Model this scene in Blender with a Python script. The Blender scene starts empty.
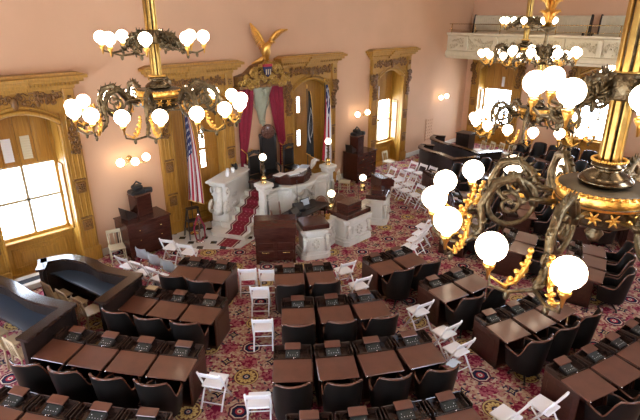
import bpy, math, random
import numpy as np
from mathutils import Matrix, Vector
random.seed(7)
PI = math.pi
R = math.radians
scn = bpy.context.scene
col = scn.collection

# ---------------------------------------------------------------- camera
EYE = 6.6
cam_d = bpy.data.cameras.new('camera'); cam = bpy.data.objects.new('camera', cam_d); col.objects.link(cam)
cam_d.sensor_width = 36; cam_d.lens = 500 / 640 * 36; cam_d.clip_start = .05; cam_d.clip_end = 300
cam_d.shift_x = -1 / 640
cam.location = (0, 0, EYE)
cam.rotation_euler = (R(90 - 21.3), 0, R(44.4 - 90))
scn.camera = cam
# ---------------------------------------------------------------- world: bright overcast sky
w = bpy.data.worlds.new('world'); scn.world = w; w.use_nodes = True
wn, wl = w.node_tree.nodes, w.node_tree.links
bg = wn['Background']
tc = wn.new('ShaderNodeTexCoord'); sx = wn.new('ShaderNodeSeparateXYZ'); rp = wn.new('ShaderNodeValToRGB')
wl.new(tc.outputs['Generated'], sx.inputs[0]); wl.new(sx.outputs['Z'], rp.inputs[0])
rp.color_ramp.elements[0].position = 0.0; rp.color_ramp.elements[0].color = (.76, .86, 1.0, 1)
rp.color_ramp.elements[-1].position = 1.0; rp.color_ramp.elements[-1].color = (.62, .75, 1.0, 1)
wl.new(rp.outputs[0], bg.inputs[0]); bg.inputs[1].default_value = 19.0
# ---------------------------------------------------------------- exposure
scn.view_settings.view_transform = 'Standard'; scn.view_settings.look = 'None'
scn.view_settings.exposure = 0.18; scn.view_settings.gamma = 1; scn.view_settings.use_curve_mapping = False

# ---------------------------------------------------------------- materials
def nm(name):
    m = bpy.data.materials.new(name); m.use_nodes = True
    return m, m.node_tree.nodes, m.node_tree.links, m.node_tree.nodes['Principled BSDF']
def mat(name, c, rough=.5, metal=0, var=0, scale=6, stretch=(1, 1, 1), bump=0, bscale=40, spec=None, coat=0):
    m, n, l, p = nm(name)
    p.inputs['Base Color'].default_value = (*c, 1); p.inputs['Roughness'].default_value = rough; p.inputs['Metallic'].default_value = metal
    if spec is not None: p.inputs['Specular IOR Level'].default_value = spec
    if coat: p.inputs['Coat Weight'].default_value = coat; p.inputs['Coat Roughness'].default_value = .12
    t = n.new('ShaderNodeTexCoord')
    if var:
        mp = n.new('ShaderNodeMapping'); mp.inputs['Scale'].default_value = stretch; l.new(t.outputs['Object'], mp.inputs[0])
        nz = n.new('ShaderNodeTexNoise'); nz.inputs['Scale'].default_value = scale; nz.inputs['Detail'].default_value = 4; l.new(mp.outputs[0], nz.inputs[0])
        cr = n.new('ShaderNodeValToRGB'); l.new(nz.outputs[0], cr.inputs[0])
        cr.color_ramp.elements[0].position = .3; cr.color_ramp.elements[1].position = .7
        cr.color_ramp.elements[0].color = (*[x * (1 - var) for x in c], 1); cr.color_ramp.elements[1].color = (*[min(1, x * (1 + var)) for x in c], 1)
        l.new(cr.outputs[0], p.inputs['Base Color'])
    if bump:
        nb = n.new('ShaderNodeTexNoise'); nb.inputs['Scale'].default_value = bscale; l.new(t.outputs['Object'], nb.inputs[0])
        b = n.new('ShaderNodeBump'); b.inputs['Strength'].default_value = bump; b.inputs['Distance'].default_value = .02
        l.new(nb.outputs[0], b.inputs['Height']); l.new(b.outputs[0], p.inputs['Normal'])
    return m
def emis(name, c, s):
    m, n, l, p = nm(name)
    p.inputs['Base Color'].default_value = (.8, .8, .78, 1); p.inputs['Emission Color'].default_value = (*c, 1); p.inputs['Emission Strength'].default_value = s
    return m
M = {}
M['peach'] = mat('peach_plaster', (.64, .395, .24), .75, var=.05, scale=.6, bump=.05, bscale=30)
M['ceiling'] = mat('ceiling_plaster', (.66, .56, .46), .8)
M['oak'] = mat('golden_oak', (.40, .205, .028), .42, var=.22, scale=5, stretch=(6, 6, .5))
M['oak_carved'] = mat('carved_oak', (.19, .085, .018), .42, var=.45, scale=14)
M['oak_door'] = mat('oak_shutter', (.36, .17, .022), .4, var=.2, scale=4, stretch=(7, 7, .4))
M['cherry'] = mat('cherry_wood', (.050, .017, .011), .3, var=.25, scale=4, stretch=(1, 6, 6))
M['lid'] = mat('writing_leather', (.112, .038, .021), .34, var=.15, scale=5, coat=.6)
M['mahogany'] = mat('mahogany', (.050, .014, .009), .25, var=.3, scale=4, stretch=(1, 5, 5))
M['rail_wood'] = mat('polished_rail_wood', (.11, .045, .028), .2, var=.2, scale=4)
M['leather'] = mat('black_leather', (.008, .0068, .006), .38, bump=.05, bscale=60, spec=.25)
M['dark'] = mat('dark_wood', (.020, .013, .011), .3, var=.2)
M['rim_wood'] = mat('dark_polished_rim', (.028, .015, .011), .15, var=.35, scale=5)
M['tabletop'] = mat('black_tabletop', (.035, .05, .07), .3)
M['black'] = mat('black_plastic', (.012, .012, .013), .4)
M['panel_black'] = mat('console_face', (.02, .024, .02), .35)
M['white'] = mat('white_resin', (.85, .86, .88), .45)
M['cream'] = mat('cream_paint', (.60, .53, .36), .45)
M['cane'] = mat('light_beech', (.42, .31, .18), .45, var=.15)
M['grey_shell'] = mat('grey_shell', (.42, .47, .52), .4)
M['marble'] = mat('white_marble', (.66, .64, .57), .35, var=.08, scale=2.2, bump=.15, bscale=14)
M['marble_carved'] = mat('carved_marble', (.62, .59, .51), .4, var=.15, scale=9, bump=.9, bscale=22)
M['marble_black'] = mat('black_marble', (.03, .03, .035), .2)
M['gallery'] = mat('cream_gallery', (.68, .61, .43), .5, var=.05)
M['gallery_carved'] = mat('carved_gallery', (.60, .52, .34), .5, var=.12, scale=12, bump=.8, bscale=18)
M['gold'] = mat('gilt', (.85, .50, .12), .3, metal=1, var=.15, scale=20, bump=.2, bscale=50)
M['gold_dark'] = mat('aged_gilt', (.50, .32, .09), .32, metal=1, var=.2, scale=10, bump=.1, bscale=40)
M['bronze'] = mat('dark_bronze', (.15, .115, .065), .4, metal=1, var=.5, scale=18, bump=.5, bscale=45)
M['bronze_polished'] = mat('polished_bronze', (.13, .10, .06), .22, metal=1, var=.2)
M['pewter'] = mat('pewter_plate', (.15, .125, .09), .5, metal=1, var=.1, scale=4)
M['crimson'] = mat('crimson_velvet', (.23, .008, .028), .8, var=.25, scale=14, stretch=(5, 5, .5))
M['sage'] = mat('sage_plaster', (.33, .34, .24), .6, var=.1)
M['brass'] = mat('brass', (.75, .55, .22), .25, metal=1)
M['chrome'] = mat('chrome', (.7, .7, .72), .15, metal=1)
M['paper'] = mat('paper', (.8, .82, .84), .6)
M['bluepaper'] = mat('pale_blue_paper', (.45, .55, .65), .5)
M['tanleather'] = mat('tan_bentwood', (.20, .09, .05), .35)
M['sash'] = mat('white_sash', (.45, .36, .22), .5)
M['glow'] = emis('opal_globe', (1, .80, .58), 9)
M['glow_small'] = emis('opal_lamp', (1, .80, .55), 7)
M['facade'] = mat('pale_stone_facade', (.7, .72, .75), .8)
M['facade_dark'] = mat('facade_window', (.45, .5, .58), .5)
M['blackcloth'] = mat('black_cloth', (.01, .01, .012), .8)
M['redband'] = mat('red_ribbon', (.4, .02, .03), .7)
M['blueband'] = mat('navy_cloth', (.012, .02, .09), .7)

def glass():
    m, n, l, p = nm('window_glass'); o = n['Material Output']
    t = n.new('ShaderNodeBsdfTransparent'); g = n.new('ShaderNodeBsdfGlossy'); g.inputs['Roughness'].default_value = .02
    mx = n.new('ShaderNodeMixShader'); mx.inputs[0].default_value = .06
    l.new(t.outputs[0], mx.inputs[1]); l.new(g.outputs[0], mx.inputs[2]); l.new(mx.outputs[0], o.inputs[0]); return m
M['glass'] = glass()

class NG:
    "tiny math-node helper"
    def __init__(s, n, l): s.n, s.l = n, l
    def m(s, op, a, b=None, c=None):
        x = s.n.new('ShaderNodeMath'); x.operation = op
        for i, v in enumerate((a, b, c)):
            if v is None: continue
            if isinstance(v, (int, float)): x.inputs[i].default_value = v
            else: s.l.new(v, x.inputs[i])
        return x.outputs[0]
    def mix(s, f, a, b):
        x = s.n.new('ShaderNodeMix'); x.data_type = 'RGBA'; s.l.new(f, x.inputs[0])
        for i, v in ((6, a), (7, b)):
            if isinstance(v, tuple): x.inputs[i].default_value = (*v, 1)
            else: s.l.new(v, x.inputs[i])
        return x.outputs[2]
    def lt(s, a, b): return s.m('LESS_THAN', a, b)

def carpet():
    m, n, l, p = nm('patterned_carpet'); g = NG(n, l); T = 1.30
    t = n.new('ShaderNodeTexCoord'); sp = n.new('ShaderNodeSeparateXYZ'); l.new(t.outputs['Object'], sp.inputs[0])
    X = g.m('DIVIDE', g.m('SUBTRACT', sp.outputs[0], 4.65), T); Y = g.m('DIVIDE', g.m('SUBTRACT', sp.outputs[1], 6.6), T)
    def cell(ox, oy):
        a = g.m('SUBTRACT', g.m('FRACT', g.m('ADD', X, .5 + ox)), .5); b = g.m('SUBTRACT', g.m('FRACT', g.m('ADD', Y, .5 + oy)), .5)
        return a, b
    def rad(a, b): return g.m('SQRT', g.m('ADD', g.m('MULTIPLY', a, a), g.m('MULTIPLY', b, b)))
    def octd(a, b):
        aa, bb = g.m('ABSOLUTE', a), g.m('ABSOLUTE', b)
        return g.m('MAXIMUM', g.m('MAXIMUM', aa, bb), g.m('MULTIPLY', g.m('ADD', aa, bb), .72))
    # ground: mottled rose / tan / cream leaves
    v = n.new('ShaderNodeTexVoronoi'); v.inputs['Scale'].default_value = 20; l.new(t.outputs['Object'], v.inputs[0])
    sc = n.new('ShaderNodeSeparateColor'); l.new(v.outputs['Color'], sc.inputs[0])
    r1 = n.new('ShaderNodeValToRGB'); r1.color_ramp.interpolation = 'CONSTANT'; l.new(sc.outputs[0], r1.inputs[0])
    cols = [(0, (.22, .04, .06)), (.17, (.40, .23, .16)), (.36, (.45, .30, .20)), (.55, (.30, .09, .10)), (.64, (.52, .39, .28)), (.84, (.055, .04, .06)), (.91, (.38, .15, .15))]
    e = r1.color_ramp.elements; e[0].position = 0; e[0].color = (*cols[0][1], 1); e[1].position = cols[1][0]; e[1].color = (*cols[1][1], 1)
    for q, c in cols[2:]: x = e.new(q); x.color = (*c, 1)
    base = r1.outputs[0]
    # rose clusters
    nz = n.new('ShaderNodeTexNoise'); nz.inputs['Scale'].default_value = 9; nz.inputs['Detail'].default_value = 3; l.new(t.outputs['Object'], nz.inputs[0])
    for o in ((.25, .25), (.25, -.25)):
        a, b = cell(*o); a2, b2 = cell(o[0] + .5, o[1] + .5)
        for (aa, bb) in ((a, b), (a2, b2)):
            d = g.m('ADD', rad(aa, bb), g.m('MULTIPLY', g.m('SUBTRACT', nz.outputs[0], .5), .35))
            base = g.mix(g.lt(d, .13), base, g.mix(g.lt(sc.outputs[1], .5), (.36, .10, .12), (.19, .012, .04)))
    # crosses
    for o in ((.5, 0), (0, .5)):
        a, b = cell(*o); A_, B_ = g.m('ABSOLUTE', a), g.m('ABSOLUTE', b); d = g.m('ADD', g.m('MAXIMUM', A_, B_), g.m('MULTIPLY', g.m('ABSOLUTE', g.m('SUBTRACT', A_, B_)), .55))
        base = g.mix(g.lt(d, .075), base, (.012, .014, .04)); base = g.mix(g.lt(d, .036), base, (.5, .38, .2)); base = g.mix(g.lt(d, .015), base, (.02, .02, .06))
    # medallions
    a, b = cell(0, 0); r = rad(a, b); th = g.m('ARCTAN2', b, a); pet = g.m('MULTIPLY', g.m('ABSOLUTE', g.m('SINE', g.m('MULTIPLY', th, 6))), .04)
    for lim, c in ((.188, (.06, .03, .03)), (.18, (.50, .36, .14)), (.157, (.12, .045, .03))): base = g.mix(g.lt(r, lim), base, c)
    base = g.mix(g.lt(r, g.m('ADD', pet, .103)), base, (.55, .40, .15)); base = g.mix(g.lt(r, g.m('ADD', pet, .055)), base, (.36, .21, .07))
    for lim, c in ((.058, (.015, .018, .05)), (.03, (.5, .42, .35)), (.012, (.3, .02, .03))): base = g.mix(g.lt(r, lim), base, c)
    # octagons
    a, b = cell(.5, .5); d = octd(a, b)
    for lim, c in ((.158, (.03, .018, .03)), (.145, (.22, .04, .06)), (.128, (.62, .52, .42)), (.112, (.014, .014, .04)), (.062, (.35, .03, .05)), (.035, (.6, .5, .42)), (.015, (.02, .02, .07))):
        base = g.mix(g.lt(d, lim), base, c)
    l.new(base, p.inputs['Base Color']); p.inputs['Roughness'].default_value = .95; p.inputs['Specular IOR Level'].default_value = .15
    return m
M['carpet'] = carpet()

def checker_marble():
    m, n, l, p = nm('marble_tiles'); t = n.new('ShaderNodeTexCoord'); g = NG(n, l)
    sp = n.new('ShaderNodeSeparateXYZ'); l.new(t.outputs['Object'], sp.inputs[0])
    a = g.m('SUBTRACT', g.m('FRACT', g.m('DIVIDE', sp.outputs[0], .5)), .5); b = g.m('SUBTRACT', g.m('FRACT', g.m('DIVIDE', sp.outputs[1], .5)), .5)
    d = g.m('ADD', g.m('ABSOLUTE', a), g.m('ABSOLUTE', b))
    l.new(g.mix(g.lt(d, .27), (.62, .62, .6), (.02, .025, .03)), p.inputs['Base Color']); p.inputs['Roughness'].default_value = .2; return m
M['tiles'] = checker_marble()

def runner_mat():
    m, n, l, p = nm('crimson_runner'); t = n.new('ShaderNodeUVMap'); g = NG(n, l)
    sp = n.new('ShaderNodeSeparateXYZ'); l.new(t.outputs[0], sp.inputs[0])
    u = g.m('ABSOLUTE', g.m('SUBTRACT', sp.outputs[0], .5)); v = sp.outputs[1]
    fa = g.m('SUBTRACT', g.m('FRACT', g.m('MULTIPLY', sp.outputs[0], 4)), .5); fb = g.m('SUBTRACT', g.m('FRACT', g.m('MULTIPLY', v, 4 / .58)), .5)
    d = g.m('ADD', g.m('ABSOLUTE', fa), g.m('ABSOLUTE', fb))
    c = g.mix(g.lt(d, .22), (.20, .006, .02), (.36, .10, .11))
    c = g.mix(g.m('GREATER_THAN', u, .36), c, (.5, .36, .28)); c = g.mix(g.m('GREATER_THAN', u, .42), c, (.035, .01, .02)); c = g.mix(g.m('GREATER_THAN', u, .475), c, (.3, .03, .04))
    l.new(c, p.inputs['Base Color']); p.inputs['Roughness'].default_value = .95; return m
M['runner'] = runner_mat()

def us_flag():
    m, n, l, p = nm('stars_and_stripes'); t = n.new('ShaderNodeUVMap'); g = NG(n, l)
    sp = n.new('ShaderNodeSeparateXYZ'); l.new(t.outputs[0], sp.inputs[0]); u, v = sp.outputs[0], sp.outputs[1]
    st = g.lt(g.m('FRACT', g.m('MULTIPLY', v, 6.5)), .5)
    c = g.mix(st, (.62, .60, .58), (.34, .01, .025))
    can = g.m('MULTIPLY', g.lt(u, .42), g.m('GREATER_THAN', v, .46))
    fa = g.m('SUBTRACT', g.m('FRACT', g.m('MULTIPLY', u, 6 / .42)), .5); fb = g.m('SUBTRACT', g.m('FRACT', g.m('MULTIPLY', v, 5 / .54)), .5)
    star = g.lt(g.m('ADD', g.m('ABSOLUTE', fa), g.m('ABSOLUTE', fb)), .27)
    c = g.mix(can, c, g.mix(star, (.012, .02, .09), (.65, .65, .65)))
    l.new(c, p.inputs['Base Color']); p.inputs['Roughness'].default_value = .8; return m
M['us_flag'] = us_flag()
def state_flag():
    m, n, l, p = nm('state_flag_cloth'); t = n.new('ShaderNodeUVMap'); g = NG(n, l)
    sp = n.new('ShaderNodeSeparateXYZ'); l.new(t.outputs[0], sp.inputs[0]); u, v = sp.outputs[0], sp.outputs[1]
    st = g.lt(g.m('FRACT', g.m('MULTIPLY', v, 2.5)), .5)
    c = g.mix(st, (.60, .60, .60), (.34, .01, .025))
    tri = g.lt(g.m('ADD', u, g.m('ABSOLUTE', g.m('SUBTRACT', v, .5))), .5)
    fa = g.m('SUBTRACT', g.m('FRACT', g.m('MULTIPLY', u, 9)), .5); fb = g.m('SUBTRACT', g.m('FRACT', g.m('MULTIPLY', v, 8)), .5)
    star = g.lt(g.m('ADD', g.m('ABSOLUTE', fa), g.m('ABSOLUTE', fb)), .24)
    c = g.mix(tri, c, g.mix(star, (.012, .02, .10), (.65, .65, .65)))
    rr = g.m('SQRT', g.m('ADD', g.m('POWER', g.m('SUBTRACT', u, .18), 2), g.m('POWER', g.m('SUBTRACT', v, .5), 2)))
    c = g.mix(g.lt(rr, .12), c, (.65, .65, .65)); c = g.mix(g.lt(rr, .06), c, (.4, .02, .03))
    l.new(c, p.inputs['Base Color']); p.inputs['Roughness'].default_value = .8; return m
M['state_flag'] = state_flag()
def black_flag():
    m, n, l, p = nm('black_flag_cloth'); t = n.new('ShaderNodeUVMap'); g = NG(n, l)
    sp = n.new('ShaderNodeSeparateXYZ'); l.new(t.outputs[0], sp.inputs[0]); u, v = sp.outputs[0], sp.outputs[1]
    rr = g.m('SQRT', g.m('ADD', g.m('POWER', g.m('SUBTRACT', u, .5), 2), g.m('POWER', g.m('SUBTRACT', v, .5), 2)))
    c = g.mix(g.lt(rr, .27), (.010, .011, .012), (.5, .5, .5)); c = g.mix(g.lt(rr, .24), c, (.02, .02, .02))
    hd = g.m('SQRT', g.m('ADD', g.m('POWER', g.m('SUBTRACT', u, .52), 2), g.m('POWER', g.m('SUBTRACT', v, .53), 2)))
    c = g.mix(g.lt(hd, .10), c, (.5, .5, .5))
    l.new(c, p.inputs['Base Color']); p.inputs['Roughness'].default_value = .8; return m
M['black_flag'] = black_flag()

# ---------------------------------------------------------------- mesh builder
class MB:
    def __init__(s): s.v = []; s.f = []; s.mi = []; s.sm = []; s.uv = {}; s.M = Matrix(); s.m = 0
    def add(s, vs, fs, smooth=False, uvs=None):
        o = len(s.v); Mx = s.M
        s.v += [tuple(Mx @ Vector(p)) for p in vs]
        for k, f in enumerate(fs):
            if uvs: s.uv[len(s.f)] = uvs[k]
            s.f.append([o + i for i in f]); s.mi.append(s.m); s.sm.append(smooth)
        return s
    def box(s, x0, x1, y0, y1, z0, z1, c=0):
        if x0 > x1: x0, x1 = x1, x0
        if y0 > y1: y0, y1 = y1, y0
        if z0 > z1: z0, z1 = z1, z0
        c = min(c, (x1 - x0) * .45, (y1 - y0) * .45, (z1 - z0) * .45)
        if c <= 0:
            vs = [(x, y, z) for x in (x0, x1) for y in (y0, y1) for z in (z0, z1)]
            return s.add(vs, [(0, 1, 3, 2), (4, 6, 7, 5), (0, 4, 5, 1), (2, 3, 7, 6), (0, 2, 6, 4), (1, 5, 7, 3)])
        vs = []; idx = {}
        for i, (X, sx_) in enumerate(((x0, 1), (x1, -1))):
            for j, (Y, sy) in enumerate(((y0, 1), (y1, -1))):
                for k, (Z, sz) in enumerate(((z0, 1), (z1, -1))):
                    for a in range(3):
                        idx[(i, j, k, a)] = len(vs)
                        vs.append((X + (sx_ * c if a != 0 else 0), Y + (sy * c if a != 1 else 0), Z + (sz * c if a != 2 else 0)))
        fs = []
        def quad(q): fs.append(q)
        for i in (0, 1):
            q = [idx[(i, 0, 0, 0)], idx[(i, 0, 1, 0)], idx[(i, 1, 1, 0)], idx[(i, 1, 0, 0)]]; quad(q if i == 0 else q[::-1])
            q = [idx[(0, i, 0, 1)], idx[(1, i, 0, 1)], idx[(1, i, 1, 1)], idx[(0, i, 1, 1)]]; quad(q if i == 0 else q[::-1])
            q = [idx[(0, 0, i, 2)], idx[(0, 1, i, 2)], idx[(1, 1, i, 2)], idx[(1, 0, i, 2)]]; quad(q if i == 0 else q[::-1])
        for j in (0, 1):
            for k in (0, 1):
                q = [idx[(0, j, k, 1)], idx[(1, j, k, 1)], idx[(1, j, k, 2)], idx[(0, j, k, 2)]]; quad(q if (j + k) % 2 else q[::-1])
                q = [idx[(j, 0, k, 0)], idx[(j, 1, k, 0)], idx[(j, 1, k, 2)], idx[(j, 0, k, 2)]]; quad(q[::-1] if (j + k) % 2 else q)
                q = [idx[(j, k, 0, 0)], idx[(j, k, 1, 0)], idx[(j, k, 1, 1)], idx[(j, k, 0, 1)]]; quad(q if (j + k) % 2 else q[::-1])
        for i in (0, 1):
            for j in (0, 1):
                for k in (0, 1):
                    q = [idx[(i, j, k, 0)], idx[(i, j, k, 1)], idx[(i, j, k, 2)]]; quad(q if (i + j + k) % 2 else q[::-1])
        return s.add(vs, fs)
    def tube(s, pts, r, n=6, cap=True, smooth=True):
        pts = [Vector(p) for p in pts]; N = len(pts)
        rs = r if isinstance(r, (list, tuple)) else [r] * N
        t0 = (pts[1] - pts[0]).normalized(); up = Vector((0, 0, 1)) if abs(t0.z) < .9 else Vector((1, 0, 0))
        nrm = t0.cross(up).normalized(); vs = []
        for i, p in enumerate(pts):
            t = (pts[min(i + 1, N - 1)] - pts[max(i - 1, 0)])
            t = t.normalized() if t.length > 1e-9 else t0
            nrm = (nrm - t * nrm.dot(t))
            nrm = nrm.normalized() if nrm.length > 1e-6 else t.cross(Vector((.3, .5, .8))).normalized()
            b = t.cross(nrm)
            for k in range(n):
                a = 2 * PI * k / n + PI / n; vs.append(p + (nrm * math.cos(a) + b * math.sin(a)) * rs[i])
        fs = [(i * n + k, i * n + (k + 1) % n, (i + 1) * n + (k + 1) % n, (i + 1) * n + k) for i in range(N - 1) for k in range(n)]
        if cap: fs += [tuple(range(n))[::-1], tuple((N - 1) * n + k for k in range(n))]
        return s.add(vs, fs, smooth)
    def bar(s, a, b, w, d=None):
        "rectangular bar"
        return s.tube([a, b], (w if d is None else (w + d) / 2) * .62, 4, smooth=False)
    def lathe(s, prof, n=16, c=(0, 0, 0), smooth=True, lob=0, lobn=8):
        vs = []; N = len(prof)
        for (r, z) in prof:
            for k in range(n):
                a = 2 * PI * k / n; q = max(r, 1e-4) * (1 + lob * math.cos(lobn * a)); vs.append((c[0] + q * math.cos(a), c[1] + q * math.sin(a), c[2] + z))
        fs = [(i * n + k, i * n + (k + 1) % n, (i + 1) * n + (k + 1) % n, (i + 1) * n + k) for i in range(N - 1) for k in range(n)]
        fs += [tuple(range(n))[::-1], tuple((N - 1) * n + k for k in range(n))]
        return s.add(vs, fs, smooth)
    def ball(s, c, r, n=8, sq=(1, 1, 1)):
        m = max(4, n // 2 + 1); vs = [(c[0], c[1], c[2] - r * sq[2])]
        for i in range(1, m):
            a = -PI / 2 + PI * i / m
            for k in range(n):
                b = 2 * PI * k / n; vs.append((c[0] + r * sq[0] * math.cos(a) * math.cos(b), c[1] + r * sq[1] * math.cos(a) * math.sin(b), c[2] + r * sq[2] * math.sin(a)))
        vs.append((c[0], c[1], c[2] + r * sq[2])); L = len(vs) - 1
        fs = [(0, 1 + (k + 1) % n, 1 + k) for k in range(n)]
        for i in range(m - 2):
            for k in range(n): fs.append((1 + i * n + k, 1 + i * n + (k + 1) % n, 1 + (i + 1) * n + (k + 1) % n, 1 + (i + 1) * n + k))
        fs += [(1 + (m - 2) * n + k, 1 + (m - 2) * n + (k + 1) % n, L) for k in range(n)]
        return s.add(vs, fs, True)
    def prism(s, poly, z0, z1, axis='z'):
        "extrude a ccw polygon; axis y: poly is (x,z), extruded from y=z0 to z1"
        n = len(poly)
        if axis == 'z': vs = [(x, y, z0) for x, y in poly] + [(x, y, z1) for x, y in poly]
        elif axis == 'y': vs = [(x, z0, y) for x, y in poly] + [(x, z1, y) for x, y in poly]
        else: vs = [(z0, x, y) for x, y in poly] + [(z1, x, y) for x, y in poly]
        fs = [(i, (i + 1) % n, n + (i + 1) % n, n + i) for i in range(n)] + [tuple(range(n))[::-1], tuple(range(n, 2 * n))]
        return s.add(vs, fs)
    def strip(s, rows, smooth=True, closed=False, uvs=None):
        "grid of rows of points"
        n = len(rows[0]); vs = [p for r_ in rows for p in r_]; fs = []; uu = []
        for i in range(len(rows) - 1):
            for k in range(n if closed else n - 1):
                q = (i * n + k, i * n + (k + 1) % n, (i + 1) * n + (k + 1) % n, (i + 1) * n + k); fs.append(q)
                if uvs: fl = [p for r_ in uvs for p in r_]; uu.append([fl[j] for j in q])
        return s.add(vs, fs, smooth, uu or None)
    def spiral(s, c, r, turns, a0, tr, plane='xz', d=0, hand=1, n=4, steps=12):
        pts = []
        for i in range(steps + 1):
            t = i / steps; q = r * (1 - .82 * t); a = a0 + hand * turns * 2 * PI * t
            x, z = c[0] + q * math.cos(a), c[1] + q * math.sin(a)
            pts.append((x, d, z) if plane == 'xz' else (d, x, z) if plane == 'yz' else (x, z, d))
        return s.tube(pts, [tr * (1 - .5 * i / steps) for i in range(steps + 1)], n)
    def build(s, name, mats, parent=None, loc=None):
        me = bpy.data.meshes.new(name); me.from_pydata(s.v, [], s.f)
        if not isinstance(mats, (list, tuple)): mats = [mats]
        for q in mats: me.materials.append(M[q])
        me.polygons.foreach_set('material_index', s.mi); me.polygons.foreach_set('use_smooth', s.sm)
        if s.uv:
            ul = me.uv_layers.new(name='UVMap')
            for fi, us in s.uv.items():
                for li, u in zip(me.polygons[fi].loop_indices, us): ul.data[li].uv = u
        me.update()
        import bmesh
        bm = bmesh.new(); bm.from_mesh(me); bmesh.ops.recalc_face_normals(bm, faces=bm.faces); bm.to_mesh(me); bm.free()
        o = bpy.data.objects.new(name, me); col.objects.link(o)
        if parent is not None: o.parent = parent
        if loc is not None: o.location = loc
        return o
KIDS = {}
def kids(o): return [c for c in bpy.data.objects if c.parent is o]
def tag(o, label=None, cat=None, group=None, kind=None):
    if label: o['label'] = label
    if cat: o['category'] = cat
    if group: o['group'] = group
    if kind: o['kind'] = kind
    return o
def empty(name, loc=(0, 0, 0), rz=0, label=None, cat=None, group=None, kind=None):
    o = bpy.data.objects.new(name, None); col.objects.link(o); o.location = loc; o.rotation_euler = (0, 0, rz); o.empty_display_size = .1
    return tag(o, label, cat, group, kind)
def snap(o):
    "remember a thing and its parts so that it can be copied quickly"
    return (o, [(c, [g for g in bpy.data.objects if g.parent is c]) for c in bpy.data.objects if c.parent is o])
def dup(sn, loc, rz, label, group=None, scale=None):
    o, ch = sn
    r_ = o.copy(); col.objects.link(r_); r_.location = loc; r_.rotation_euler = (0, 0, rz); r_['label'] = label
    if group: r_['group'] = group
    if scale: r_.scale = scale
    for c, gs in ch:
        d = c.copy(); col.objects.link(d); d.parent = r_
        for g_ in gs: k = g_.copy(); col.objects.link(k); k.parent = d
    return r_
class Placer:
    "first call moves the source itself, later calls copy it"
    def __init__(s, root): s.sn = snap(root); s.used = False
    def __call__(s, loc, rz, label, group=None, scale=None):
        if not s.used:
            s.used = True; o = s.sn[0]; o.location = loc; o.rotation_euler = (0, 0, rz); o['label'] = label
            if group: o['group'] = group
            if scale: o.scale = scale
            return o
        return dup(s.sn, loc, rz, label, group, scale)
def T(x=0, y=0, z=0, rx=0, ry=0, rz=0):
    return Matrix.Translation((x, y, z)) @ Matrix.Rotation(rz, 4, 'Z') @ Matrix.Rotation(ry, 4, 'Y') @ Matrix.Rotation(rx, 4, 'X')
ORD = ['', 'first', 'second', 'third', 'fourth', 'fifth', 'sixth', 'seventh', 'eighth', 'ninth', 'tenth']

# ================================================================ SETTING
WY = 13.86; XR = 25.4; XL = -2.7; YB = -4.2; WH = 10.2
def wall(name, segs, m='peach'):
    b = MB()
    for s_ in segs: b.box(*s_)
    return tag(b.build(name, m), kind='structure')
WX = [3.5, 8.5, 13.5, 18.5]; WR = [12.1, 7.1, 2.1]; OH = .93; OZ = 4.4
segs = []; x = XL
for c in WX: segs += [(x, c - OH, WY, WY + .6, 0, OZ)]; x = c + OH
segs += [(x, XR + .6, WY, WY + .6, 0, OZ), (XL, XR + .6, WY, WY + .6, OZ, WH)]
wall('wall_back', segs)
segs = []; y = WY
for c in WR: segs += [(XR, XR + .6, c + OH, y, 0, OZ)]; y = c - OH
segs += [(XR, XR + .6, YB, y, 0, OZ), (XR, XR + .6, YB, WY, OZ, WH)]
wall('wall_right', segs)
segs = []; y = YB
for c in (0.5, 5.5, 10.5): segs += [(XL - .3, XL, y, c - 1.1, 0, WH), (XL - .3, XL, c - 1.1, c + 1.1, 0, 1), (XL - .3, XL, c - 1.1, c + 1.1, 4.6, WH)]; y = c + 1.1  # unseen window openings, added to let more daylight into the room
wall('wall_left', segs + [(XL - .3, XL, y, WY + .6, 0, WH)])
segs = []; x = XL - .3
for c in (6.0, 16.0): segs += [(x, c - 1.2, YB - .3, YB, 0, WH), (c - 1.2, c + 1.2, YB - .3, YB, 0, 5), (c - 1.2, c + 1.2, YB - .3, YB, 8.6, WH)]; x = c + 1.2  # high openings added out of view for daylight from behind the camera
wall('wall_rear', segs + [(x, XR + .6, YB - .3, YB, 0, WH)])
tag(MB().box(XL - .3, XR + .6, YB - .3, WY + .6, WH, WH + .2).build('ceiling', 'ceiling'), kind='structure')
tag(MB().box(XL - .3, XR + .6, YB - .3, WY + .6, -.2, 0).build('floor', 'carpet'), kind='structure')
# marble baseboards, broken at the windows
b = MB(); x = XL
for c in WX: b.box(x, c - 1.45, WY - .06, WY, 0, .22, .02); x = c + 1.45
b.box(x, XR, WY - .06, WY, 0, .22, .02); tag(b.build('baseboard_back', 'marble'), kind='structure')
b = MB(); y = WY - .06
for c in WR: b.box(XR - .06, XR, c + 1.45, y, 0, .22, .02); y = c - 1.45
b.box(XR - .06, XR, YB, y, 0, .22, .02); tag(b.build('baseboard_right', 'marble'), kind='structure')

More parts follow.
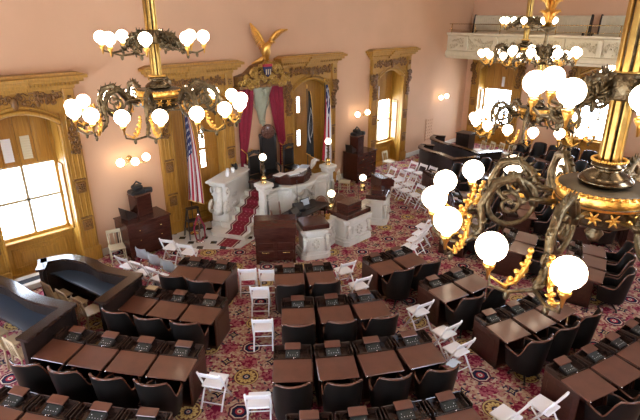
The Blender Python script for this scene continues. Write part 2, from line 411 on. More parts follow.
ARCH = lambda x: 3.98 + .36 * (1 - (x / .95) ** 2) if abs(x) < .95 else 3.98
def scrollwork(b, x0, x1, z0, z1, y, n, seed, r=.09):
    rnd = random.Random(seed)
    for k in range(n):
        x = x0 + (x1 - x0) * (k + .5) / n; z = z0 + (z1 - z0) * (.3 + .4 * rnd.random())
        q = r * (.8 + .5 * rnd.random()); b.spiral((x, z), q, 1.4, rnd.random() * 6, .022, d=y, hand=rnd.choice((1, -1)), steps=9)
        for j in range(3):
            a = rnd.random() * 6; b.ball((x + q * math.cos(a) * 1.2, y, z + q * math.sin(a) * 1.1), .032 + .02 * rnd.random(), 5, (1, .7, 1.3))
def window(n, loc, rz, kind, slots=(), seed=1):
    root = empty('window_%d' % n, loc, rz, kind='structure')
    b = MB()                                                         # cornice
    for s_ in ((1.45, .16, 4.86, 4.95), (1.55, .24, 4.95, 5.03), (1.64, .33, 5.03, 5.12), (1.72, .42, 5.12, 5.2)):
        b.box(-s_[0], s_[0], -s_[1], 0, s_[2], s_[3], .012); b.box(-.32, .32, -s_[1] - .07, -s_[1] + .02, s_[2], s_[3], .012)
    for k in range(34): x = -1.5 + 3 * k / 33; b.box(x - .022, x + .022, -.29, -.24, 4.965, 5.02)
    b.prism([(-1.72, 5.2), (1.72, 5.2), (1.5, 5.27), (-1.5, 5.27)], -.34, 0, 'y')
    b.build('cornice', 'oak', root)
    b = MB(); N = 26                                                 # frieze with arched underside
    for k in range(N):
        x0, x1 = -1.38 + 2.76 * k / N, -1.38 + 2.76 * (k + 1) / N
        b.prism([(x0, ARCH(x0)), (x1, ARCH(x1)), (x1, 4.87), (x0, 4.87)], -.1, .1, 'y')
    pts = [(-.95 + 1.9 * k / 20, -.12, ARCH(-.95 + 1.9 * k / 20) + .05) for k in range(21)]
    b.tube(pts, .06, 6); b.tube([(p[0] * 1.0, -.14, p[2] + .13) for p in pts], .028, 5)
    for s_ in (-1, 1): b.box(s_ * 1.13, s_ * 1.40, -.17, 0, 4.25, 4.87, .015)
    b.build('frieze', 'oak', root)
    b = MB()
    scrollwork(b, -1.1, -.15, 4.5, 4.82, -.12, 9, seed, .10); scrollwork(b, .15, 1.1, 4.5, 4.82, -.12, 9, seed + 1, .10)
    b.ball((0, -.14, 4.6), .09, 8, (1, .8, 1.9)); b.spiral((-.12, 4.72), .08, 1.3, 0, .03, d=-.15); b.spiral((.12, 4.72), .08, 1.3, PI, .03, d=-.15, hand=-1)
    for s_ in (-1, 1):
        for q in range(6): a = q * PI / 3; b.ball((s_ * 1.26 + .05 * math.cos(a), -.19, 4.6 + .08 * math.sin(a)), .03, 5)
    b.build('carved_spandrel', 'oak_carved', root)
    for s_ in (-1, 1):
        b = MB(); X = lambda a, c_: (s_ * a, s_ * c_)
        b.box(s_ * .94, s_ * 1.38, -.12, 0, .0, 4.3, .015); b.box(s_ * .92, s_ * 1.42, -.17, 0, 0, .42, .02)
        for a, c_ in ((.97, 1.0), (1.32, 1.35), (1.08, 1.11), (1.21, 1.24)): b.box(s_ * a, s_ * c_, -.145, -.1, .45, 4.2, .006)
        b.box(s_ * .9, s_ * .96, -.15, .05, 0, 3.98, .01)
        p = b.build('pilaster', 'oak', root)
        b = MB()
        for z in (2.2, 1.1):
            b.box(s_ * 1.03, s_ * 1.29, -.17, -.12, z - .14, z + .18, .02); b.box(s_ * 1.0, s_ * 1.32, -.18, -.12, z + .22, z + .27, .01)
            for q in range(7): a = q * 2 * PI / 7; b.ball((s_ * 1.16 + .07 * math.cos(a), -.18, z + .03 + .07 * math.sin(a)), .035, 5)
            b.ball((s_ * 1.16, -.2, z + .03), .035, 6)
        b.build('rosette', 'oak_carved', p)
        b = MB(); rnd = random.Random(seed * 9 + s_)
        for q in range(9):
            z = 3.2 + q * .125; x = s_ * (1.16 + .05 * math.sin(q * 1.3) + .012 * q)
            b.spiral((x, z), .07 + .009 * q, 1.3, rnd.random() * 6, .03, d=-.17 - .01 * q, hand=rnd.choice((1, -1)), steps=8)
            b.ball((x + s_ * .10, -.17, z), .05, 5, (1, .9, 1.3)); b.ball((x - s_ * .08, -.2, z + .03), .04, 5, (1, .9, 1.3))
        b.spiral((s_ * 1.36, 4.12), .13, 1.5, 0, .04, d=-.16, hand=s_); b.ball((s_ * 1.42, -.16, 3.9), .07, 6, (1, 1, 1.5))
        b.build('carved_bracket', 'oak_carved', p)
    b = MB()                                                         # lining of the recess
    for s_ in (-1, 1): b.box(s_ * .93, s_ * .89, .0, .6, 0, 4.4)
    b.box(-.93, .93, 0, .6, 4.36, 4.4); b.box(-.89, .89, .0, .6, -.0, .04)
    b.build('recess_lining', 'oak', root)
    def shutter(x0, x1, z0, z1, y, sl=None, parent=root):
        b = MB()
        if sl:
            a0, a1, c0, c1 = sl
            for q in ((x0, a0, z0, z1), (a1, x1, z0, z1), (a0, a1, z0, c0), (a0, a1, c1, z1)): b.box(q[0], q[1], y, y + .04, q[2], q[3])
            nn = int((c1 - c0) / .07)
            for k in range(nn): z = c0 + (k + .5) * (c1 - c0) / nn; b.box(a0, a1, y + .005, y + .02, z - .008, z + .012)
        else: b.box(x0, x1, y, y + .04, z0, z1, .006)
        for q in ((z0 + .1, min(z1 - .12, z0 + 1.25)), (z0 + 1.45, z1 - .12)):
            if q[1] - q[0] < .25 or sl: continue
            b.box(x0 + .07, x1 - .07, y - .015, y, q[0], q[1], .012)
        for z in (z0 + .3, z1 - .3): b.ball((x1 - .02, y - .015, z), .018, 5)
        b.build('shutter', 'oak_door', parent)
    if kind == 'open':
        b = MB(); b.box(-.89, .89, .4, .46, .04, .92); b.box(-.93, .93, .28, .6, .92, .99, .015); b.box(-.7, .7, .375, .4, .18, .24, .01); b.box(-.7, .7, .375, .4, .72, .78, .01)
        b.box(-.7, -.64, .375, .4, .18, .78, .01); b.box(.64, .7, .375, .4, .18, .78, .01); b.box(-.5, .5, .38, .4, .32, .64, .012)
        b.build('apron_panel', 'oak', root)
        b = MB(); b.box(-.89, -.80, .47, .55, .99, 4.36); b.box(.80, .89, .47, .55, .99, 4.36); b.box(-.8, .8, .47, .55, .99, 1.07); b.box(-.8, .8, .47, .55, 2.93, 3.02)
        sash = b.build('sash_frame', 'oak', root)
        b = MB(); b.box(-.035, .035, .48, .54, 1.07, 2.93); b.box(-.8, .8, .48, .54, 1.98, 2.05); b.build('glazing_bar', 'sash', sash)
        MB().box(-.8, .8, .505, .512, 1.07, 2.93).build('pane', 'glass', sash)
        b = MB(); b.box(-.8, .8, .5, .53, 2.95, 4.36); b.build('overlight_board', 'oak_door', root)
        n_ = 4
        for k in range(n_):
            x0 = -.79 + 1.58 * k / n_; x1 = x0 + 1.58 / n_ - .012
            shutter(x0, x1, 2.98, 4.34, .43)
        for s_ in slots:                                            # pale louvre slats over solid shutter, daylight put into their colour
            b = MB(); b.box(s_[0], s_[1], .405, .43, s_[2], s_[3]); 
            for k in range(9): z = s_[2] + (s_[3] - s_[2]) * k / 9; b.box(s_[0], s_[1], .39, .405, z, z + .03)
            b.build('louvre', s_[4], root)
        for s_ in (-1, 1):                                           # folded back shutters on the reveals
            b = MB(); b.box(s_ * .885, s_ * .85, .1, .38, 1.05, 2.9, .006); q = b.build('folded_shutter', 'oak_door', root)
            b = MB()
            for z0 in (1.15, 2.02):
                for k in range(11): z = z0 + k * .068; b.box(s_ * .85, s_ * .835, .15, .33, z, z + .045)
                b.box(s_ * .853, s_ * .84, .13, .35, z0 - .02, z0 + .76)
            b.build('louvre', 'cream', q)
    else:
        b = MB(); b.box(-.89, .89, .22, .3, .04, .62); b.box(-.89, .89, .19, .22, .5, .56, .01); b.box(-.89, .89, .19, .22, .1, .16, .01); b.box(-.89, .89, .17, .22, .3, .35, .01)
        b.build('apron_panel', 'oak', root)
        n_ = 4
        for k in range(n_):
            x0 = -.89 + 1.78 * k / n_; x1 = x0 + 1.78 / n_ - .004
            sl = [q for q in slots if x0 - .01 <= q[0] and q[1] <= x1 + .01]
            shutter(x0, x1, .62, 2.47, .25, sl[0] if sl and sl[0][3] < 2.5 else None)
            s2 = [q for q in sl if q[2] > 2.4]
            shutter(x0, x1, 2.47, 4.36, .25, s2[0] if s2 else None)
        MB().box(-.8, .8, .50, .507, .7, 4.3).build('pane', 'glass', root)
    return root
window(1, (WX[0], WY, 0), 0, 'open', [(-.36, -.14, 3.1, 3.7, 'paper'), (.08, .3, 3.12, 3.72, 'cream')], 1)
window(2, (WX[1], WY, 0), 0, 'closed', [(.2, .4, 1.85, 2.43), (.2, .4, 2.52, 3.1)], 3)
window(3, (WX[2], WY, 0), 0, 'closed', [(-.42, -.24, 1.8, 2.42), (-.42, -.24, 3.1, 3.7)], 5)
window(4, (WX[3], WY, 0), 0, 'open', [(-.3, -.16, 3.05, 3.6, 'paper')], 7)
window(5, (XR, WR[0], 0), R(-90), 'open', [(.1, .24, 3.1, 3.6, 'paper')], 9)
window(6, (XR, WR[1], 0), R(-90), 'open', [], 11)
window(7, (XR, WR[2], 0), R(-90), 'open', [], 13)

# pale building seen through the leftmost window
r_ = empty('street_building', (2.5, 34, 0), label='pale stone building seen hazily through the tall window at left', cat='building')
b = MB(); b.box(-14, 9, 0, 8, -6, 3.2); b.box(-14.2, 9.2, -.3, 0, 3.0, 3.4); b.build('facade', 'facade', r_)
for k in range(9):
    for z in (-1.2, 1.0):
        MB().box(-12.5 + k * 2.3, -11.4 + k * 2.3, -.05, .05, z, z + 1.3).build('window_opening', 'facade_dark', r_)

# ---------------------------------------------------------------- gallery over the right wall
r_ = empty('gallery_balcony', (23.1, 0, 4.6), label='cream carved gallery parapet and deck along the far wall', cat='balcony', kind='structure')
b = MB(); b.box(.0, 2.3, YB, WY, .02, .12); b.build('deck', 'gallery', r_)
b = MB()
b.prism([(.16, 0), (.28, 0), (.28, 1.2), (-.07, 1.2), (-.07, 1.12), (.05, 1.05), (.05, .38), (-.06, .34), (-.10, .26), (-.10, .14), (.02, .10), (.05, 0)], YB, WY, 'y')
for k in range(14): b.box(-.06, .05, YB + k * 1.5 + .4, YB + k * 1.5 + .62, .38, 1.05, .02)
b.build('parapet', 'gallery', r_)
b = MB(); rnd = random.Random(4)
for k in range(150):
    y = 13.6 - k * .085
    b.M = Matrix.Translation((.035, y, 0)); b.spiral((0, .52 + .38 * rnd.random()), .10, 1.3, rnd.random() * 6, .022, plane='yz', d=0, hand=rnd.choice((1, -1)), steps=7)
    b.ball((0, .05 * rnd.random(), .44 + .5 * rnd.random()), .045, 5)
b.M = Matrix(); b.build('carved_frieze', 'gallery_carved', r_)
r_ = empty('gallery_rail', (23.2, 0, 5.8), label='thin brass safety rail on short posts atop the gallery parapet', cat='railing')
for k in range(10): y = 13.7 - k * 1.25; MB().tube([(0, y, 0), (0, y, .4)], .018, 6).build('post', 'brass', r_)
MB().tube([(0, 13.84, .4), (0, 2, .4)], .014, 6).build('handrail', 'brass', r_)
MB().tube([(0, 13.84, .12), (0, 2, .12)], .008, 5).build('lower_rail', 'brass', r_)
def gbench(x, z0, h, y0, y1, label):
    r_ = empty('gallery_bench', (x, (y0 + y1) / 2, z0), label=label, cat='bench', group='benches up in the gallery'); L = (y1 - y0) / 2
    b = MB(); b.prism([(-.06, .0), (.0, .0), (.14, h), (.08, h)], -L, L, 'y'); b.box(.04, .17, -L, L, h - .03, h + .03, .01)
    for k in range(int(L * 2 / .12)): y = -L + k * .12; b.prism([(-.075, .2), (-.055, .2), (.065, h - .08), (.045, h - .08)], y, y + .05, 'y')
    b.build('backrest', 'gallery', r_)
    MB().box(-.5, -.04, -L, L, .28, .34, .01).build('seat', 'gallery', r_)
    for s_ in (-1, 1):
        b = MB(); pts = [(-.5, 0), (.1, 0), (.22, h + .05), (.1, h + .08), (.0, h - .2), (-.08, .5), (-.5, .42)]
        b.prism(pts, s_ * L, s_ * (L + .06), 'y'); b.build('end_panel', 'dark', r_)
gbench(24.25, 4.72, 1.08, 8.0, 13.0, 'cream gallery bench in the front tier, beside the corner')
gbench(25.1, 5.1, 1.45, 8.0, 13.55, 'cream gallery bench in the upper tier, beside the corner')
gbench(24.25, 4.72, 1.08, -1.5, 7.55, 'cream gallery bench in the front tier, past the gap')
gbench(25.1, 5.1, 1.45, -1.5, 7.55, 'cream gallery bench in the upper tier, past the gap')
tag(MB().box(24.66, XR, YB, WY, 4.72, 5.1).build('gallery_step', 'gallery'), 'cream raised step under the upper gallery benches', 'step', kind='structure')

# ---------------------------------------------------------------- carved canopy, niche, curtains, eagle behind the rostrum
CX0 = 11.12
r_ = empty('canopy_cornice', (CX0, WY, 4.3), label='gilded carved canopy cornice with shield above the crimson curtains', cat='canopy')
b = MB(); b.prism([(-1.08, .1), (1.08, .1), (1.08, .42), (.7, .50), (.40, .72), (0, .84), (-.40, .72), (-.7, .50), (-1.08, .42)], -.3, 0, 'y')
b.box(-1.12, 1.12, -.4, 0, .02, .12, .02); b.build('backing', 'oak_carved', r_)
b = MB(); rnd = random.Random(3)
for k in range(70):
    x = rnd.uniform(-1.05, 1.05); z = rnd.uniform(.08, .45 if abs(x) > .6 else .8)
    b.spiral((x, z), rnd.uniform(.07, .14), 1.4, rnd.random() * 6, .035, d=-.34 - .06 * rnd.random(), hand=rnd.choice((1, -1)), steps=8)
    b.ball((x, -.36, z - .05), .05, 5)
for s_ in (-1, 1): b.spiral((s_ * .52, .55), .18, 1.6, 0, .05, d=-.36, hand=s_, steps=14, n=6)
b.build('gilded_scrolls', 'gold_dark', r_)
b = MB(); b.prism([(-.2, .62), (-.22, .8), (.22, .8), (.2, .62), (.13, .42), (0, .3), (-.13, .42)], -.5, -.42, 'y'); b.m = 1
b.prism([(-.22, .72), (-.22, .82), (.22, .82), (.22, .72)], -.51, -.415, 'y'); b.m = 2
for x in (-.11, 0, .11): b.box(x - .025, x + .025, -.51, -.49, .4, .62)
o = b.build('shield', ['blueband', 'redband', 'cream'], r_); o.scale = (.8, 1, .8); o.location = (0, 0, .12)
# curtains
def curtain(s_, label):
    rows = []; 
    for i in range(17):
        t = i / 16; z = 4.45 - 3.1 * t
        wdt = .74 * (1 - .55 * min(1, t / .72) ** 1.6) if t < .72 else .28 + .1 * (t - .72)
        edge = s_ * 1.06; row = []
        for k in range(25):
            u = k / 24; x = edge - s_ * wdt * u; y = -.14 + .045 * math.sin(u * 6.5 * PI) * (1 - .2 * t)
            row.append((x, y, z))
        rows.append(row)
    b = MB(); b.strip(rows); b.strip([[(p[0], p[1] + .03, p[2]) for p in r] for r in rows])
    o = b.build('curtain', 'crimson', None, (CX0, WY, 0)); tag(o, label, 'curtain', 'crimson curtains of the canopy')
    b = MB(); b.tube([(s_ * .62, -.22, 2.25), (s_ * .85, -.2, 2.1), (s_ * 1.05, -.15, 2.3)], .02, 6)
    b.tube([(s_ * .84, -.22, 2.1), (s_ * .84, -.22, 1.75)], [.03, .05], 6); b.ball((s_ * .84, -.22, 2.08), .05, 6)
    for k in range(9): b.ball((s_ * (1.06 - .3), -.2, 1.4 + k * .08), .03, 5)
    b.build('gold_tieback', 'gold', o)
curtain(-1, 'crimson velvet curtain tied back beside the empty flag window, rostrum left side')
curtain(1, 'crimson velvet curtain tied back beside the black flag')
# sage fan-shaped corbel inside the niche
b = MB(); rows = []
for i in range(13):
    t = i / 12; z = 4.42 - 1.35 * t; hw = .46 * (1 - t) ** 1.3 + .075; dp = .30 * (1 - t) ** 1.2 + .07
    rows.append([(hw * math.cos(a), -dp * math.sin(a) * (1 + .06 * math.cos(a * 10)), z) for a in np.linspace(PI, 0, 21)])
b.strip(rows, smooth=True); b.lathe([(.0, 3.0), (.09, 3.02), (.12, 3.07), (.10, 3.12)], 10, (0, -.07, 0)); b.ball((0, -.12, 2.99), .06, 6)
b.ball((-.02, -.35, 4.15), .09, 6, (1, .6, 1.6)); b.ball((.1, -.33, 4.2), .06, 6); b.ball((-.12, -.33, 4.2), .06, 6)
for s_ in (-1, 1): b.tube([(s_ * .1, -.06, 3.1), (s_ * .2, -.05, 3.5), (s_ * .5, -.04, 3.95), (s_ * .85, -.03, 4.15)], .025, 5)
tag(b.build('wall_corbel', 'sage', None, (CX0, WY, 0)), 'sage green fluted fan-shaped corbel on the wall between the curtains', 'corbel')

# eagle
r_ = empty('gilded_eagle', (CX0 + .05, WY - .3, 5.24), label='gilded eagle with raised wings perched on top of the canopy cornice', cat='statue'); r_.scale = (.88, .88, .88)
b = MB()
b.tube([(.12, .05, -.12), (.05, 0, .05), (0, -.05, .22), (-.02, -.1, .42), (.06, -.2, .56)], [.07, .13, .19, .17, .10], 10)
b.ball((.1, -.26, .62), .085, 8); b.tube([(.13, -.32, .62), (.19, -.38, .60), (.2, -.39, .56)], [.03, .02, .005], 5)
b.build('body', 'gold', r_)
b = MB()
for k in range(6): a = -.35 + .14 * k; b.tube([(-.02, .0, .12), (-.1 - .1 * k * .6, .06, -.08), (-.12 - .09 * k, .1, -.16)], [.03, .045, .02], 5)
b.build('tail', 'gold', r_)
def wing(lead, trail):
    b = MB(); n = len(lead); Lp = [Vector(q) for q in lead]; Tp = [Vector(q) for q in trail]
    for k in range(4 * (n - 1) + 1):
        i = min(k // 4, n - 2); f = k / 4 - i; a = Lp[i].lerp(Lp[i + 1], f); c = Tp[i].lerp(Tp[i + 1], f); m = a.lerp(c, .5) + Vector((0, -.03, 0))
        b.tube([a, m, c], [.035, .034, .008], 5)
        b.tube([a + Vector((0, -.03, 0)), a.lerp(c, .45) + Vector((0, -.05, 0))], [.03, .012], 5)
    b.tube(Lp, [.06] * (n - 2) + [.045, .015], 7)
    b.build('wing', 'gold', r_)
wing([(-.04, -.06, .42), (-.16, -.04, .72), (-.30, 0, .95), (-.44, .04, 1.12), (-.56, .08, 1.26)], [(-.12, .06, .20), (-.34, .08, .50), (-.46, .1, .74), (-.54, .1, .96), (-.585, .1, 1.20)])
wing([(.08, -.08, .42), (.22, -.12, .72), (.42, -.16, .92), (.66, -.2, 1.02), (.92, -.24, 1.04)], [(.16, .02, .28), (.36, -.04, .50), (.56, -.1, .72), (.76, -.16, .90), (.94, -.2, 1.01)])
b = MB()
for s_ in (-1, 1): b.tube([(s_ * .08, -.05, .12), (s_ * .1, -.08, -.05)], [.05, .03], 6); [b.tube([(s_ * .1, -.08, -.03), (s_ * .1 + q * .05, -.16, -.06)], [.02, .008], 4) for q in (-1, 0, 1)]
b.build('talons', 'gold', r_)

# ---------------------------------------------------------------- sconces and wall panel
def sconce(x, z, offs, label):
    r_ = empty('wall_sconce', (x, WY, z), label=label, cat='wall lamp', group='globe sconces on the pink wall')
    b = MB(); b.M = T(rx=R(90)); b.lathe([(.0, 0), (.09, 0), (.08, .03), (.03, .05), (0, .07)], 12); b.M = Matrix(); b.build('back_plate', 'brass', r_)
    for (dx, dz, dy) in offs:
        b = MB(); b.tube([(0, -.05, 0), (dx * .4, -.2, -.09), (dx * .9, -dy, -.12), (dx, -dy, dz - .1)], .014, 6); b.lathe([(.015, -.12), (.045, -.10), (.05, -.085)], 8, (dx, -dy, dz)); b.build('arm', 'brass', r_)
        b = MB(); b.ball((dx, -dy, dz), .115, 14); b.build('globe', 'glow', r_)
sconce(6.17, 2.72, [(-.40, .0, .3), (.03, -.05, .3), (.33, .05, .4)], 'brass wall sconce with three globes between the two leftmost tall windows')
sconce(16.4, 2.72, [(-.36, .0, .3), (.22, .03, .36)], 'brass two-globe wall sconce above the dark chest of drawers')
sconce(22.8, 2.74, [(-.30, -.02, .3), (.24, .0, .3)], 'brass two-globe wall sconce nearest the far corner')
b = MB(); b.box(-.32, .32, -.03, 0, 0, 1.15, .01)
for i in range(7):
    for j in range(4): b.ball((-.24 + j * .16, -.035, .1 + i * .16), .045, 5, (1, .3, 1))
tag(b.build('wall_grille', 'peach', None, (22.05, WY, .55)), 'pale patterned wall grille low on the wall behind the far press bench', 'grille')

# ================================================================ CHANDELIERS
def globe_mb(c, r):
    b = MB(); b.lathe([(.0, -1.12 * r), (.34 * r, -1.1 * r), (.36 * r, -.96 * r)] + [(r * math.cos(a), r * math.sin(a) * .97) for a in np.linspace(-1.15, PI / 2, 11)], 18, c); return b
def leafy(b, pts, r, n, rnd, size):
    "lumpy acanthus along a path"
    pts = [Vector(p) for p in pts]
    for k in range(n):
        t = (k + .5) / n * (len(pts) - 1); i = min(int(t), len(pts) - 2); p = pts[i].lerp(pts[i + 1], t - i)
        o = Vector((rnd.uniform(-1, 1), rnd.uniform(-1, 1), rnd.uniform(-1, 1))).normalized()
        b.tube([p, p + o * r * .7, p + o * r * 1.2 + Vector((0, 0, size * .3))], [size * .5, size * .42, size * .05], 4)
def make_chandelier(RL, RU, dz_up, dz_disc, kind, up_rot, up_fork):
    "origin at the height of the lower ring's globes"
    root = empty('chandelier', cat='chandelier', group='bronze and gilt globe chandeliers')
    zt = dz_up
    b = MB()
    top_ = 5.2 - .01; n_ = 8
    if kind == 'post':
        segs_ = [(dz_disc + .2, zt - .12, .086), (zt + .12, top_, .096)]
        b.lathe([(.07, dz_disc + .16), (.07, top_)], 16)
    else:
        segs_ = [(dz_disc + .2, zt - .25, .086)]
        b.lathe([(.07, dz_disc + .16), (.07, zt - .22), (.05, zt - .15), (.05, zt + .2), (.03, zt + .3), (.03, 4.8)], 16)
    b.build('stem_core', 'bronze', root)
    b = MB()
    for z0, z1, q in segs_:
        for k in range(n_):
            a = 2 * PI * k / n_; b.M = T(rz=a); b.box(q - .012, q + .016, -.026, .026, z0, z1, .008)
        b.M = Matrix()
        for zz in (z0 - .02, z1 - .01): b.lathe([(.09, 0), (.125, .01), (.125, .03), (.09, .04)], 20, (0, 0, zz))
    b.build('stem', 'gold_dark', root)
    b = MB()
    b.lathe([(.41, 0), (.41, .01), (.2, .02)], 40, (0, 0, dz_disc - .02))
    b.build('drum_plate', 'pewter', root)
    b = MB(); b.lathe([(.2, .0), (.24, .02), (.245, .05), (.20, .10), (.13, .14), (.12, .16), (.15, .18), (.15, .20), (.12, .22), (.13, .24)], 32, (0, 0, dz_disc)); b.build('stem_foot', 'bronze_polished', root)
    b = MB(); b.lathe([(.39, -.16), (.42, -.14), (.42, -.03), (.41, 0), (.35, 0)], 40, (0, 0, dz_disc - .02))
    for k in range(40): a = 2 * PI * k / 40; b.ball((.42 * math.cos(a), .42 * math.sin(a), dz_disc - .03), .022, 6)
    for k in range(36): a = 2 * PI * (k + .5) / 36; b.ball((.15 * math.cos(a), .15 * math.sin(a), dz_disc + .24), .016, 5)
    b.build('gilt_rim', 'gold', root)
    b = MB(); b.lathe([(.0, -.62), (.05, -.6), (.09, -.52), (.05, -.46), (.16, -.40), (.33, -.36), (.40, -.30), (.41, -.15), (.43, -.13)], 32, (0, 0, dz_disc)); b.build('drum', 'bronze', root)
    b = MB()
    for k in range(16):
        a = 2 * PI * (k + .5) / 16
        for j in range(6):
            q = j * PI / 3; b.M = T(.42 * math.cos(a), .42 * math.sin(a), dz_disc - .23, rz=a); b.tube([(0, 0, 0), (.02, .07 * math.cos(q), .07 * math.sin(q))], [.022, .006], 4)
    b.M = Matrix(); b.build('gilt_stars', 'gold', root)
    if kind == 'leaf':                                               # bowl and leaf finial above the upper tier
        b = MB(); zb = 2.45
        b.lathe([(.03, -.55), (.05, -.4), (.035, -.2), (.05, -.12), (.16, -.06), (.19, 0), (.06, .02)], 20, (0, 0, zb)); b.build('bowl', 'bronze', root)
        b = MB()
        for tier in range(3):
            for k in range(8):
                a = 2 * PI * k / 8 + tier * .4; z0 = zb + .02 + tier * .26; b.M = T(0, 0, z0, rz=a)
                b.tube([(.03, 0, 0), (.06, 0, .16), (.13, 0, .32), (.24, 0, .38), (.27, 0, .33)], [.03, .05, .05, .03, .006], 5)
        b.M = Matrix(); b.tube([(0, 0, zb), (0, 0, 4.8)], .04, 8); b.build('gilt_leaves', 'gold', root)
    def arm(a0, r_end, z_end, z_root, r_root, fork, big):
        rnd = random.Random(int(a0 * 100)); b = MB(); b.M = T(rz=a0)
        if big:
            zr = z_root
            b.tube([(r_root, .035, zr), (.72, .035, zr + .03)], .026, 6); b.tube([(r_root, -.035, zr - .05), (.72, -.035, zr)], .022, 6)
            c = (.88, zr - .02); q = .235
            pts = [(c[0] + q * math.cos(a), 0, c[1] + q * math.sin(a)) for a in np.linspace(PI * 1.05, -PI * 1.2, 22)]
            b.tube(pts, list(np.linspace(.042, .022, 22)), 6)
            pts2 = [(.70, 0, zr + .02), (.86, 0, zr + .25), (1.06, 0, zr + .19), (1.17, 0, zr - .05), (1.14, 0, zr - .3), (1.2, 0, z_end - .30), (1.32, 0, z_end - .38)]
            b.tube(pts2, [.03, .045, .045, .04, .035, .034, .03], 6)
            for k in range(9):
                a = PI * (.95 - .1 * k); p = Vector((c[0] + (q + .02) * math.cos(a), 0, c[1] + (q + .02) * math.sin(a))); b.tube([p, p + Vector((math.cos(a + .5) * .09, 0, math.sin(a + .5) * .09))], [.026, .004], 4)
            b.spiral((c[0] + .02, c[1] - .02), .13, 1.4, 1, .028, d=0, steps=14, n=5); b.spiral((1.2, z_end - .12), .09, 1.2, 3, .022, d=0, n=5)
            leafy(b, pts2[2:], .06, 10, rnd, .07)
            rj, zj = 1.32, z_end - .38
        else:
            pts2 = [(.12, 0, .02), (.3, 0, .06), (.46, 0, -.02), (.55, 0, -.18), (.66, 0, -.26)]; pts2 = [(p[0], 0, p[2] + z_end) for p in pts2]
            b.tube(pts2, [.04, .05, .045, .03, .022], 6); b.spiral((.36, z_end - .06), .13, 1.4, 1, .03, d=0, n=5)
            leafy(b, pts2, .09, 60, rnd, .045); leafy(b, [(.16, 0, z_end - .02), (.3, 0, z_end - .1), (.5, 0, z_end - .16)], .11, 50, rnd, .04); b.spiral((.22, z_end - .12), .1, 1.3, 2, .022, d=0, n=5); b.spiral((.5, z_end - .1), .1, 1.3, 4, .022, d=0, n=5)
            rj, zj = .66, z_end - .26
        o = b.build('arm', 'bronze', root)
        for f_, s_ in ((-fork, -1), (fork, 1)):
            ex, ey = r_end * math.cos(f_), r_end * math.sin(f_)
            b = MB(); b.M = T(rz=a0)
            b.tube([(rj, 0, zj), (rj + (ex - rj) * .6, ey * .55, zj - .03), (ex * .99, ey * .95, zj + .02), (ex, ey, z_end - .17)], [.022, .018, .016, .012], 5)
            b.ball((rj + (ex - rj) * .6, ey * .55, zj - .06), .03, 6, (1, 1, 1.8)); b.build('branch', 'bronze', o)
            b = MB(); b.M = T(rz=a0)
            b.lathe([(.01, -.15), (.022, -.07), (.05, -.03), (.055, 0), (.03, .01)], 8, (ex, ey, z_end - .155))
            if big:
                pp = [(rj - .02, s_ * .09, zj + .30), (rj, s_ * .11, zj + .15), (rj + .05, s_ * .15, zj + .04), (rj + .13, s_ * .21, zj), (ex, ey, z_end - .26)]
                b.tube(pp, [.018, .028, .022, .014, .01], 6); leafy(b, pp[:4], .04, 22, rnd, .045); b.ball((rj - .02, s_ * .09, zj + .33), .03, 6)
                for q in range(5): b.ball((rj + .03 * q, s_ * (.09 + .03 * q), zj + .28 - .07 * q), .03, 5, (1, 1, .8))
            b.build('gilt_ornament', 'gold', o)
            a = a0 + f_; globe_mb((r_end * math.cos(a), r_end * math.sin(a), z_end), .132 if big else .118).build('globe', 'glow', root)
    for k in range(8): arm(k * PI / 4, RL, 0, dz_disc - .18, .46, PI / 16, True)
    for k in range(4): arm(k * PI / 2 + up_rot, RU, zt, 0, 0, up_fork, False)
    b = MB(); b.lathe([(.13, -.12), (.17, -.1), (.15, 0), (.17, .1), (.13, .12)], 16, (0, 0, zt)); b.build('upper_collar', 'bronze', root)
    return root
def place_ch(root, cx, cy, zl, phL, label):
    root.location = (cx, cy, zl); root.rotation_euler = (0, 0, phL); root['label'] = label
pc = Placer(make_chandelier(1.6, .93, 1.22, .27, 'post', .48, R(22)))
pc((4.9, 9.24, 5.0), .28 - PI / 16, 'bronze and gilt chandelier hanging in front of the leftmost windows')
pc((20.06, 8.6, 5.2), .35 - PI / 16, 'farthest bronze chandelier, hanging before the gallery, with dark-topped fluted stem')
place_ch(make_chandelier(1.6, .76, 1.2, .27, 'post', .89, .42), 5.25, 1.27, 4.80, .17 - PI / 16, 'nearest chandelier, its fluted gold stem and wide round plate cut off at the right edge')
place_ch(make_chandelier(1.6, .84, 1.85, .38, 'leaf', .19, R(22)), 14.04, 5.48, 3.86, .2, 'lowest-hanging chandelier, crowned by gold leaves above a small bowl')

